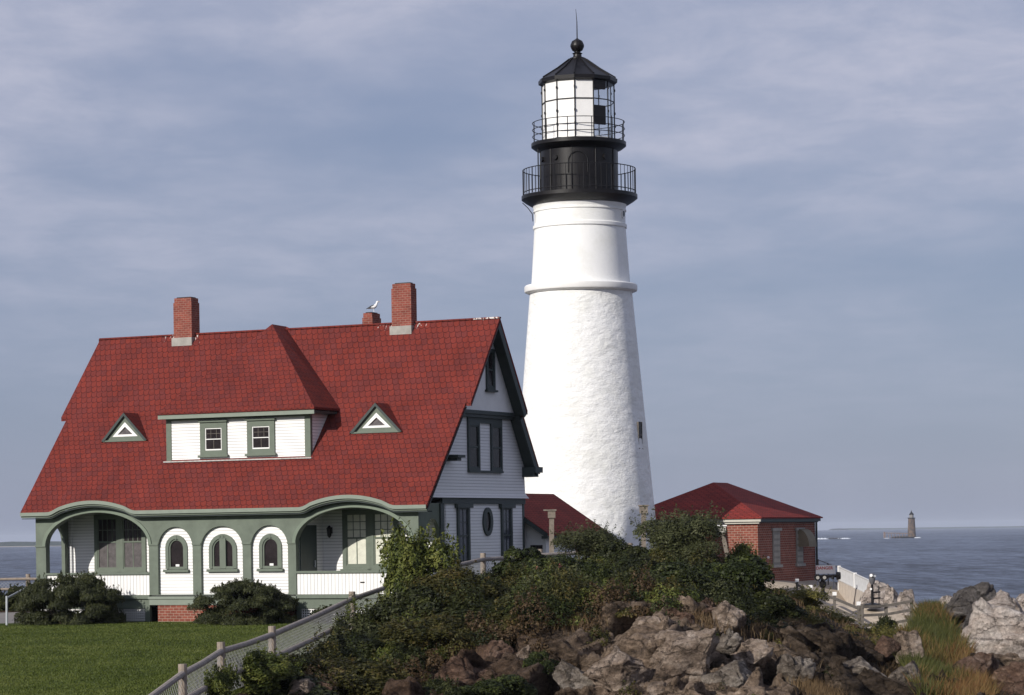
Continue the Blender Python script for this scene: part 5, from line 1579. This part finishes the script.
BOULDERS = [  # px0, px1, py top, py bottom, D, depth factor, mat, sub, label
    (590, 640, 648, 706, 71.3, .8, ROCK_TAN, 5, 'bright tan boulder with a flat lit face at the bottom edge'),
    (657, 712, 630, 690, 72.2, .9, ROCK_TAN, 5, 'biggest grey-tan boulder in the middle of the rocks'),
    (634, 668, 617, 640, 74.5, .8, ROCK_TAN, 4, 'rounded tan boulder at the top of the rock face'),
    (640, 672, 604, 622, 76, .8, ROCK_GREY, 4, 'long grey slab above the rounded tan boulder'),
    (668, 694, 608, 650, 75, .8, ROCK_BROWN, 4, 'sloping brown rock left of the two upright blocks'),
    (690, 716, 599, 632, 76, .8, ROCK_BROWN, 4, 'left one of the two upright brown blocks below the dark shrubs'),
    (715, 743, 602, 634, 76, .8, ROCK_TAN, 4, 'right one of the two upright blocks below the dark shrubs'),
    (712, 738, 630, 660, 73.5, .8, ROCK_GREY, 4, 'grey block right of the biggest boulder'),
    (733, 768, 640, 672, 73.5, .9, ROCK_TAN, 4, 'tan ledge rock stepping down to the right of the grey block'),
    (706, 748, 662, 700, 71.6, .9, ROCK_GREY, 4, 'layered grey boulder at the bottom right of the biggest one'),
    (650, 676, 682, 708, 70.4, .8, ROCK_TAN, 4, 'small pale rock at the bottom edge under the biggest boulder'),
    (440, 472, 655, 708, 71.2, .8, ROCK_BROWN, 4, 'tall red-brown rock at the left of the rust-coloured cluster'),
    (475, 512, 641, 668, 73.2, .8, ROCK_BROWN, 4, 'red-brown block at the top of the rust-coloured cluster'),
    (466, 500, 668, 700, 71.6, .8, ROCK_BROWN, 4, 'squat red-brown rock low in the rust-coloured cluster'),
    (512, 538, 646, 672, 73, .8, ROCK_TAN, 4, 'pale fissured block right of the rust-coloured cluster'),
    (555, 592, 660, 700, 71.6, .8, ROCK_GREY, 4, 'grey rock between the pale fissured block and the bright boulder'),
    (291, 312, 680, 702, 66.5, .8, ROCK_TAN, 3, 'left one of the two small rocks at the bottom of the bramble bank'),
    (308, 330, 680, 700, 67, .8, ROCK_BROWN, 3, 'right one of the two small rocks at the bottom of the bramble bank'),
    (780, 812, 655, 690, 73.5, .9, ROCK_GREY, 4, 'dark layered rock on the shaded right slope'),
    (838, 880, 658, 690, 76, .9, ROCK_GREY, 4, 'flat grey slab low on the right slope'),
    (872, 900, 636, 662, 82, .8, ROCK_BROWN, 4, 'brown crag at the right end of the slope, next to the grass'),
    (895, 922, 632, 664, 84, .8, ROCK_TAN, 4, 'pale-topped crag overhanging the grass gully'),
    (885, 920, 662, 700, 77, .9, ROCK_GREY, 4, 'grey ledge at the bottom of the slope beside the grass'),
    (943, 1000, 585, 636, 97, 1.0, ROCK_DOME, 5, 'big dark grey domed rock by the sea at the right'),
    (934, 958, 597, 628, 99, .8, ROCK_PALE, 4, 'small white rock left of the dark domed one'),
    (950, 990, 608, 650, 93.5, .8, ROCK_DOME, 4, 'low dark grey rock in front of the domed one'),
    (950, 1085, 602, 700, 91, .8, ROCK_PALE, 5, 'largest pale pink ledge at the right edge'),
    (985, 1030, 592, 640, 98, .9, ROCK_PALE, 4, 'pale rock behind the largest pale ledge'),
    (1008, 1060, 584, 640, 101, .9, ROCK_PALE, 4, 'pale boulder cut off by the right edge of the view, by the sea'),
    (940, 1000, 655, 712, 82, .9, ROCK_BROWN, 5, 'reddish broken rock at the bottom right'),
    (995, 1060, 664, 720, 80, .9, ROCK_BROWN, 4, 'reddish ledge in the bottom right corner'),
    (855, 893, 583, 628, 113, .8, ROCK_PALE, 5, 'pale ledge behind the coin viewer'),
    (884, 904, 586, 625, 110, .8, ROCK_PALE, 4, 'pale block between the coin viewer and the end of the board fence'),
    (897, 917, 591, 628, 107, .8, ROCK_PALE, 4, 'rightmost pale block behind the board fence'),
    (972, 1012, 594, 640, 94.5, .8, ROCK_PALE, 4, 'pale rock squeezed between the dark dome and the largest pale ledge'),
]


def place_boulders():
    deep = 5
    for i, (a, b, t, bt, D, df, mt, sub, lab) in enumerate(BOULDERS):
        P_, Fc = boulder(100 + i * 7, 5 if (D < 79 or b - a > 40) else sub)
        c = W((a + b) / 2, (t + bt) / 2, D); far = D > 79; sx = (b - a) / F_PX * D / 2 * (1.1 if far else 1.3); sz = (bt - t) / F_PX * D / 2 * 1.12
        lo, hi = P_.min(0), P_.max(0)
        V = (P_ - (lo + hi) / 2) / ((hi - lo) / 2) * [sx, max(sx * df, .3), sz]
        V[:, 2] += sz
        o = np_mesh('boulder', V, Fc, mt); o.location = (c.x, D, c.z - sz)
        tag(o, lab, 'rock', 'boulders on the shore and bank')


place_boulders()

# ------------------------------------------------------------------ fences, posts, small things
def upright_fence(name, label, posts, rails, rp, rr, pm, rm, mesh=True, square=False, group=None, cap=None):
    """posts: (base Vector, height); rails: heights measured from the top of the posts"""
    e = empty(name, posts[0][0], 0, label, 'fence', group); o0 = Vector(posts[0][0])
    for b, h in posts:
        mb = MB(); b = Vector(b) - o0
        if square: mb.box(b.x - rp, b.x + rp, b.y - rp, b.y + rp, b.z - .4, b.z + h)
        else: mb.tube(b - Vector((0, 0, .4)), b + Vector((0, 0, h)), rp, rp * .93, 10)
        p = mb.build('post', M[pm], e)
        if cap:
            mb = MB(); mb.box(b.x - rp * 1.5, b.x + rp * 1.5, b.y - rp * 1.5, b.y + rp * 1.5, b.z + h + .002, b.z + h + .14); mb.build('cap', M[cap], p)
    for (b0, h0), (b1, h1) in zip(posts[:-1], posts[1:]):
        b0, b1 = Vector(b0) - o0, Vector(b1) - o0
        for q in rails:
            p0, p1 = b0 + Vector((0, 0, h0 - q)), b1 + Vector((0, 0, h1 - q)); mb = MB()
            if square:
                d = (p1 - p0).normalized(); s_ = Vector((-d.y, d.x, 0)).normalized() * .025; u = Vector((0, 0, rr))
                c = [p + s_ * a + u * b_ for p in (p0, p1) for a, b_ in ((-1, -1), (1, -1), (1, 1), (-1, 1))]
                for f in ((0, 1, 5, 4), (1, 2, 6, 5), (2, 3, 7, 6), (3, 0, 4, 7), (0, 3, 2, 1), (4, 5, 6, 7)): mb.face([c[k] + Vector((0, -.09, 0)) for k in f])
            else:
                mid = (p0 + p1) / 2 + Vector((0, 0, -.02)); mb.tube(p0 + Vector((0, -.1, 0)), mid + Vector((0, -.1, 0)), rr, rr * .92, 10); mb.tube(mid + Vector((0, -.1, 0)), p1 + Vector((0, -.1, 0)), rr * .92, rr, 10)
            mb.build('rail', M[rm], e)
        if mesh:
            mb = MB(); hgt = h0 - .25; L_ = (b1 - b0).length; d = (b1 - b0) / L_; st_ = .15
            fwd = Vector((0, -.02, 0)); t_ = .0045
            k = -hgt
            while k < L_:
                for sgn in (1, -1):
                    s0, s1 = max(0, k), min(L_, k + hgt)
                    if s1 > s0:
                        z0, z1 = (s0 - k, s1 - k) if sgn > 0 else (hgt - (s0 - k), hgt - (s1 - k))
                        A_ = b0 + d * s0 + Vector((0, 0, z0)) + fwd; B_ = b0 + d * s1 + Vector((0, 0, z1)) + fwd
                        dd = (B_ - A_).normalized(); nrm = dd.cross(Vector((0, 1, 0))).normalized() * t_
                        mb.face([A_ - nrm, B_ - nrm, B_ + nrm, A_ + nrm])
                k += st_
            mb.build('wire_mesh', M['galv'], e)
    return e


tops = [(118, 708, 56), (182.5, 664, 60), (221, 642, 64), (272, 626, 69), (352, 591.5, 79), (440, 561, 88), (483, 553, 93), (540, 549, 97), (630, 543, 100)]
PF = []
for px, py, D in tops:
    t = W(px, py, D); PF.append((Vector((t.x, t.y, t.z - 1.25)), 1.25))
upright_fence('rail_fence', 'weathered round-rail fence with wire mesh climbing from the lawn past the house', PF, (.22, .82), .105, .075, 'wood_post', 'wood')


def lamp_post(px, top, bot, D, wpx, label, lean=0.0, box=(8, 8), arm=0):
    b, t = W(px + lean, bot, D), W(px, top, D); k = D / F_PX
    e = empty('box_post', (b.x, D, b.z), 0, label, 'post', 'wooden posts with box heads')
    h = t.z - b.z; dx = t.x - b.x; r_ = wpx * k / 2
    mb = MB(); c = []
    for z, x in ((-1.0, -dx / max(h, .1)), (h - box[1] * k, dx)):
        c += [Vector((x - r_, -r_, z)), Vector((x + r_, -r_, z)), Vector((x + r_, r_, z)), Vector((x - r_, r_, z))]
    for f in ((0, 1, 5, 4), (1, 2, 6, 5), (2, 3, 7, 6), (3, 0, 4, 7), (4, 5, 6, 7)): mb.face([c[i] for i in f])
    mb.build('post', M['post_wood'], e)
    w2 = box[0] * k / 2; z0 = h - box[1] * k
    mb = MB(); mb.box(dx - w2, dx + w2, -w2, w2, z0 + .002, h - .03); hd = mb.build('box_head', M['cream'] if arm < 0 else M['post_wood'], e)
    mb = MB(); mb.box(dx - w2 - (.16 if arm else .04), dx + w2 + .04, -w2 - .04, w2 + .04, h - .03, h + .02); mb.build('lid', M['post_wood'] if arm >= 0 else M['white'], hd)
    return e


lamp_post(551.5, 510, 560, 98, 4.8, 'wooden post with a box head standing before the passage building', box=(7.5, 8), arm=1)
lamp_post(643.5, 505.5, 545, 101, 4.6, 'wooden post with a box head in front of the lighthouse\'s right flank', box=(8, 8))
lamp_post(722, 525.5, 560, 108, 4, 'leaning pale post with a white box head before the brick building', lean=7, box=(7, 7), arm=-1)

# board fence along the right-hand path
BF = []
for px, py, D in ((797, 582, 118), (810.5, 588.5, 112), (834.5, 595.5, 106), (862, 604, 100), (886, 603, 100.4), (911.5, 598.5, 100.6)):
    t = W(px, py, D); BF.append((Vector((t.x, t.y, t.z - 1.0)), 1.0))
upright_fence('board_fence', 'grey three-board fence curving round the path before the sea', BF[3:], (.1, .42, .78), .06, .05, 'wood_grey', 'wood_grey', mesh=False, square=True)
upright_fence('capped_fence', 'low path fence with white-capped posts below the brick building', BF[:4][:3] + [(BF[3][0] + Vector((-.12, .05, 0)), .95)], (.12, .5), .05, .05, 'wood_grey', 'wood_grey', mesh=False, square=True, cap='white')
# white panel fence and its kerb wall
WPx = [W(839, 567, 127), W(855, 574, 121), W(871.5, 581.5, 115)]
e = empty('white_fence', WPx[0] - Vector((0, 0, .8)), 0, 'white boarded fence between the danger sign and the coin viewer', 'fence')
o0 = WPx[0] - Vector((0, 0, .8))
for a, b in zip(WPx[:-1], WPx[1:]):
    d = b - a; n = 17
    for k in range(n):
        mb = MB(); p = a + d * (k + .5) / n - o0; mb.box(p.x - .05, p.x + .05, p.y - .06, p.y - .04, p.z - .62, p.z - .02)
        mb.build('picket', M['pale_fence'], e)
    for q in (0.0, -.6):
        mb = MB(); mb.tube(a - o0 + Vector((0, -.03, q)), b - o0 + Vector((0, -.03, q)), .045, n=6); mb.build('rail', M['pale_fence'], e)
for p in WPx:
    p = p - o0; mb = MB(); mb.box(p.x - .07, p.x + .07, p.y - .09, p.y + .06, p.z - 1.1, p.z + .06); mb.build('post', M['white'], e)
kw = empty('kerb_wall', WPx[0] - Vector((0, 0, 1.6)), 0, 'pale concrete wall under the white boarded fence', 'wall')
mb = MB(); o1 = WPx[0] - Vector((0, 0, 1.6))
ex = WPx[2] + (WPx[2] - WPx[0]).normalized() * 2
A_, B_ = WPx[0] - o1 - Vector((0, 0, .65)), ex - o1 - Vector((0, 0, .6))
pts = [(A_, 0), (B_, 0)]
c = [A_ + Vector((-.05, -.12, -1.8)), B_ + Vector((-.05, -.12, -1.6)), B_ + Vector((-.05, -.12, 0)), A_ + Vector((-.05, -.12, 0)), A_ + Vector((.25, .2, -1.8)), B_ + Vector((.25, .2, -1.6)), B_ + Vector((.25, .2, 0)), A_ + Vector((.25, .2, 0))]
for f in ((0, 1, 2, 3), (3, 2, 6, 7), (1, 5, 6, 2), (4, 7, 6, 5), (0, 3, 7, 4)): mb.face([c[i] for i in f])
mb.build('wall_body', plain('pale_wall', (.5, .44, .38), .9, var=.15, bump=.4), kw)

# danger sign
p = W(825.6, 569.5, 127.5); k = 127.5 / F_PX
e = empty('warning_sign', (p.x, p.y, p.z - 1.2), 0, 'white warning board with red DANGER lettering beside the brick building', 'sign')
mb = MB(); mb.box(-9.8 * k, 9.8 * k, -.02, .02, 1.2 - 4.2 * k, 1.2 + 4.2 * k); sb = mb.build('board', M['white'], e)
for x in (-8 * k, 8 * k):
    mb = MB(); mb.tube((x, .05, -.5), (x, .05, 1.35), .03, n=6); mb.build('post', M['galv_pipe'], e)


def text(body, size, loc, m, parent, name='lettering'):
    c = bpy.data.curves.new(name, 'FONT'); c.body = body; c.size = size; c.align_x = 'CENTER'; c.align_y = 'CENTER'; c.extrude = .002; c.offset = .004
    o = bpy.data.objects.new(name, c); col.objects.link(o)
    dg = bpy.context.evaluated_depsgraph_get(); me = bpy.data.meshes.new_from_object(o.evaluated_get(dg)); bpy.data.objects.remove(o)
    o = bpy.data.objects.new(name, me); me.materials.clear(); me.materials.append(m); col.objects.link(o)
    o.rotation_euler = (PI / 2, 0, 0); o.location = loc; o.parent = parent
    return o


text('DANGER', .2, (-1.2 * k, -.026, 1.2 + 1.4 * k), M['red'], sb)
# chain-link fence behind the sign
cf = [W(818, 559, 129), W(828, 563, 128.4), W(840, 567, 127.6)]
e = empty('chain_link_fence', cf[0] - Vector((0, 0, 1.6)), 0, 'thin chain-link fence behind the danger sign at the cliff edge', 'fence'); o0 = cf[0] - Vector((0, 0, 1.6))
for p in cf:
    mb = MB(); p = p - o0; mb.tube(p - Vector((0, 0, 1.6)), p, .03, n=6); mb.build('post', M['wood_grey'], e)
for a, b in zip(cf[:-1], cf[1:]):
    a, b = a - o0, b - o0; d = b - a; mb = MB()
    mb.tube(a - Vector((0, 0, .03)), b - Vector((0, 0, .03)), .02, n=5)
    for j in range(11): mb.tube(a + d * (j / 10) - Vector((0, 0, 1.3)), a + d * (j / 10) - Vector((0, 0, .05)), .004, n=4)
    for j in range(12): mb.tube(a - Vector((0, 0, .05 + j * .11)), b - Vector((0, 0, .05 + j * .11)), .004, n=4)
    mb.build('wire_mesh', M['galv'], e)
# black twin-lens apparatus on its pedestal
D = 119; k = D / F_PX; p = W(823, 594, D)
e = empty('viewing_machine', p, 0, 'black iron twin-lens machine on a short pedestal in front of the danger sign', 'viewer')
mb = MB(); mb.lathe([(5 * k, -.1), (5 * k, .04), (2 * k, .1), (1.6 * k, 6 * k), (3.4 * k, 8 * k), (3.6 * k, 12 * k), (1.8 * k, 13 * k)], 16); mb.build('pedestal', M['iron'], e)
mb = MB(); mb.tube((-5 * k, 0, 17.5 * k), (16 * k, .1, 18 * k), 1.7 * k, n=12); mb.tube((14 * k, .1, 18 * k), (18 * k, .1, 18 * k), 4.2 * k, 3.6 * k, 14); mb.tube((0, 0, 12 * k), (0, 0, 18 * k), 2 * k, n=10); mb.tube((10 * k, 0, 18 * k), (10 * k, 0, 14.5 * k), 1.4 * k, n=8)
bo_ = mb.build('body', M['iron'], e)
for x in (-5.6, 1.2):
    mb = MB(); mb.tube((x * k, .05, 16.5 * k), (x * k, -.22, 16.5 * k), 3.4 * k, 3.2 * k, 16); h_ = mb.build('lens_housing', M['iron'], e)
    mb = MB(); mb.tube((x * k, -.215, 16.5 * k), (x * k, -.235, 16.5 * k), 1.7 * k, n=16); mb.build('lens', M['concrete'], h_)
# coin-operated viewer
D = 107; k = D / F_PX; p = W(872.5, 605.5, D)
e = empty('coin_viewer', p, 0, 'coin-operated viewer on a black pole with side steps inside the board fence', 'viewer')
mb = MB(); mb.lathe([(8.5 * k, -.1), (8.5 * k, .05), (4 * k, .09), (1.5 * k, .12), (1.25 * k, 22 * k)], 20); mb.build('pole', M['iron'], e)
mb = MB(); mb.lathe([(1.3 * k, 21 * k), (2.6 * k, 23 * k), (3.4 * k, 26.5 * k), (3.3 * k, 30 * k), (2 * k, 32 * k), (.6 * k, 32.4 * k)], 20); hd = mb.build('head', plain('dark_grey_enamel', (.10, .10, .11), .4, spec=.5), e, smooth=True)
mb = MB(); mb.tube((-1.2 * k, -.05, 29.5 * k), (-1.6 * k, -.2, 30.2 * k), 1.5 * k, n=12); mb.build('eyepiece', M['white'], hd)
mb = MB(); mb.tube((1.6 * k, -.05, 29 * k), (2.2 * k, -.2, 29.5 * k), 1.2 * k, n=12); mb.build('eyepiece', M['galv_pipe'], hd)
mb = MB(); mb.tube((-1.6 * k, -.03, 16.5 * k), (-1.6 * k, -.1, 16.5 * k), 1.1 * k, n=10); mb.build('coin_slot', M['white'], e)
for z in (7, 13):
    mb = MB(); mb.tube((1.2 * k, 0, z * k), (8 * k, 0, z * k + .02), .035, n=8); mb.build('step', M['iron'], e)
mb = MB(); mb.tube((6.6 * k, 0, 1 * k), (6.6 * k, 0, 20 * k), .02, n=6); mb.build('grab_pole', M['iron_rail'], e)

# rail fence and ivy bank behind the house on the left
LFp = []
for px in (-30, 28, 62, 110):
    t = W(px, 574, 113); LFp.append((Vector((t.x, t.y, t.z - 1.3)), 1.3))
upright_fence('rail_fence', 'pale rail fence with wire mesh at the cliff edge left of the house', LFp, (.2, .62), .10, .06, 'wood_post', 'wood_post')
rg = random.Random(8)
ivl = ('dark ivy clump left of the fence post at the far left', 'dark ivy clump under the fence post at the far left', 'dark ivy clump hidden half by the left corner of the house', 'ivy clump cut off by the left edge of the view')
for lab, px, kd in zip(ivl, (14, 32, 54, -6), ('dark', 'dark', 'rust', 'dark')):
    p = W(px, 600, 110); shrub(kd, rg.choice((0, 1)), (p.x, 110, .05), 1.9, 1.15, lab, 'ivy_clump', 'ivy clumps by the left fence', rg.uniform(0, 6), 'ivy')
# stair handrail
b, t, q, q2 = W(6.8, 623, 99), W(6.8, 596, 99), W(34, 583.5, 102), W(34.5, 606, 102)
e = empty('handrail', b, 0, 'galvanised pipe handrail at the left end of the porch', 'handrail')
mb = MB(); mb.tube((0, 0, -.1), t - b, .045, n=8); mb.build('post', M['galv_pipe'], e)
mb = MB(); mb.tube(t - b - Vector((0, 0, .08)), q - b, .04, n=8); mb.build('rail', M['galv_pipe'], e)
mb = MB(); mb.tube(q2 - b, q - b, .04, n=8); mb.build('post', M['galv_pipe'], e)


# ------------------------------------------------------------------ gull on the small chimney
def gull():
    base = house.matrix_basis @ Vector((-5.62, 7.1, 11.765))
    e = empty('gull', base, rad(-8), 'white gull with dark wings standing on the small chimney behind the ridge', 'gull')
    sp = [(-.20, .135, .012, .02), (-.15, .15, .035, .035), (-.06, .175, .065, .07), (.03, .20, .08, .085), (.10, .24, .07, .075), (.135, .29, .045, .05), (.15, .34, .040, .042), (.165, .375, .045, .045), (.185, .395, .038, .036), (.21, .392, .016, .014)]
    mb = MB(); n = 14; i0 = 0
    for j, (x, z, rz_, ry) in enumerate(sp):
        a, b = sp[max(0, j - 1)], sp[min(len(sp) - 1, j + 1)]; d = Vector((b[0] - a[0], 0, b[1] - a[1])).normalized(); up = Vector((-d.z, 0, d.x))
        for k in range(n):
            t = 2 * PI * k / n; mb.v.append(tuple(Vector((x, 0, z)) + up * math.cos(t) * rz_ + Vector((0, 1, 0)) * math.sin(t) * ry))
    for j in range(len(sp) - 1):
        for k in range(n): mb.f.append((j * n + k, j * n + (k + 1) % n, (j + 1) * n + (k + 1) % n, (j + 1) * n + k))
    mb.f.append(tuple(range(n))[::-1]); mb.f.append(tuple((len(sp) - 1) * n + k for k in range(n)))
    for s in (-1, 1): mb.tube((0.02 * 1, s * .03, .13), (0.03, s * .03, .0), .007, n=5, caps=True)
    mb.build('body', M['gullwhite'], e, smooth=True)
    for s in (-1, 1):
        mb = MB(); o_ = [(.10, .25), (.04, .275), (-.08, .235), (-.20, .165), (-.29, .115), (-.2, .13), (-.1, .15), (.02, .17), (.08, .20)]
        panel(mb, Pl('F', 0), o_, [], 0, .02)
        mb.v = [(x, s * (.078 - abs(x + .02) * .18) + y * .5, z) for x, y, z in mb.v]
        mb.build('wing', M['gullblack'], e)
    mb = MB(); mb.tube((.205, 0, .392), (.275, 0, .378), .013, .004, 8); mb.build('beak', M['gullbeak'], e)


gull()

# ------------------------------------------------------------------ far ledge light and surf
D = 2450; k = D / F_PX
c = W(911.8, 538, D); z0 = SEA
e = empty('ledge_lighthouse', (c.x, D, z0), 0, 'small stone lighthouse on a ledge far out at sea', 'lighthouse')
mb = MB(); mb.lathe([(4.3 * k, -1), (4.2 * k, 1 * k), (3.3 * k, 19.5 * k)], 20, c=(0, 0, 0)); 
lm, lt, lb, LL = mat('granite_tower')
tc_ = N(lt, 'ShaderNodeTexCoord'); nz_ = N(lt, 'ShaderNodeTexNoise', i_Scale=.35, i_Detail=5.0); LL(tc_.outputs['Object'], nz_.inputs['Vector'])
cr_ = N(lt, 'ShaderNodeValToRGB'); cr_.color_ramp.elements[0].position = .38; cr_.color_ramp.elements[0].color = (.045, .042, .045, 1); cr_.color_ramp.elements[1].position = .62; cr_.color_ramp.elements[1].color = (.14, .095, .065, 1)
LL(nz_.outputs[0], cr_.inputs[0]); LL(cr_.outputs[0], lb.inputs['Base Color']); lb.inputs['Roughness'].default_value = .9
mb.build('tower', lm, e)
mb = MB(); mb.lathe([(3.9 * k, 19.5 * k), (3.9 * k, 20.4 * k)], 20); mb.build('gallery', M['iron'], e)
mb = MB(); mb.lathe([(2.1 * k, 20.4 * k), (2.1 * k, 23.3 * k)], 12); mb.build('lantern_room', plain('dull_lantern', (.2, .19, .18)), e)
mb = MB(); mb.lathe([(2.5 * k, 23.3 * k), (2.3 * k, 24 * k), (.5 * k, 26.2 * k), (.3 * k, 27.6 * k)], 12); mb.build('lantern_roof', M['iron'], e)
mb = MB()
for j in range(9): mb.tube((-26 * k + j * 2.8 * k, 0, 0), (-26 * k + j * 2.8 * k, 0, 4.6 * k), .3 * k, n=5)
mb.tube((-28 * k, 0, 5.5 * k), (-3.8 * k, 0, 4.6 * k), .35 * k, n=6); mb.tube((-27.5 * k, 0, .5), (-27.5 * k, 0, 6.5 * k), .7 * k, n=6)
mb.build('pier', M['ledge'], e)


def skerry(x0, x1, D, h, seed, label):
    P_, Fc = boulder(seed, 4, 10, .12); a, b = W(x0, 530, D), W(x1, 530, D)
    V = P_ * [(b.x - a.x) / 2, 40, h]; o = np_mesh('skerry', V, Fc, M['ledge_dark']); o.location = ((a.x + b.x) / 2, D, SEA); tag(o, label, 'rock', 'dark skerries out at sea')
    return o


skerry(886, 920, 2470, 1.9, 5, 'dark rock ledge under the far lighthouse')
skerry(824, 845, 2500, 1.8, 6, 'dark low rock in surf right of the brick building')


def surf(segs, D, label):
    V, Fq = [], []; rg = random.Random(int(D))
    for (a, b, h) in segs:
        x0, x1 = W(a, 530, D).x, W(b, 530, D).x; n = 14; i0 = len(V)
        for j in range(n + 1):
            x = x0 + (x1 - x0) * j / n; hh = h * math.sin(PI * j / n) ** .5 * rg.uniform(.5, 1.2)
            V += [(x, D - 6, SEA), (x, D, SEA + hh), (x, D + 6, SEA)]
        for j in range(n):
            for m in range(2): q = i0 + j * 3 + m; Fq.append((q, q + 3, q + 4, q + 1))
    o = np_mesh('surf', V, Fq, M['foam']); o['kind'] = 'stuff'; tag(o, label, 'surf')


surf(((884, 890, .5), (914, 921, 1.0)), 2440, 'white surf round the ledge of the far lighthouse')
surf(((815, 829, 1.2), (836, 851, 1.0)), 2480, 'white surf breaking on the low skerry')

# ------------------------------------------------------------------ sea air
hz = MB(); hz.box(-16000, 16000, -16000, 16000, -12, 34)
hm = bpy.data.materials.new('sea_air'); hm.use_nodes = True; ht = hm.node_tree; ht.nodes.clear()
ho = N(ht, 'ShaderNodeOutputMaterial'); hv = N(ht, 'ShaderNodeVolumePrincipled'); hv.inputs['Color'].default_value = (.80, .87, 1.0, 1); hv.inputs['Density'].default_value = 5.5e-5
ht.links.new(hv.outputs[0], ho.inputs['Volume'])
ho_ = hz.build('haze', hm); ho_['kind'] = 'stuff'; tag(ho_, 'thin sea haze lying over the bay', 'haze')
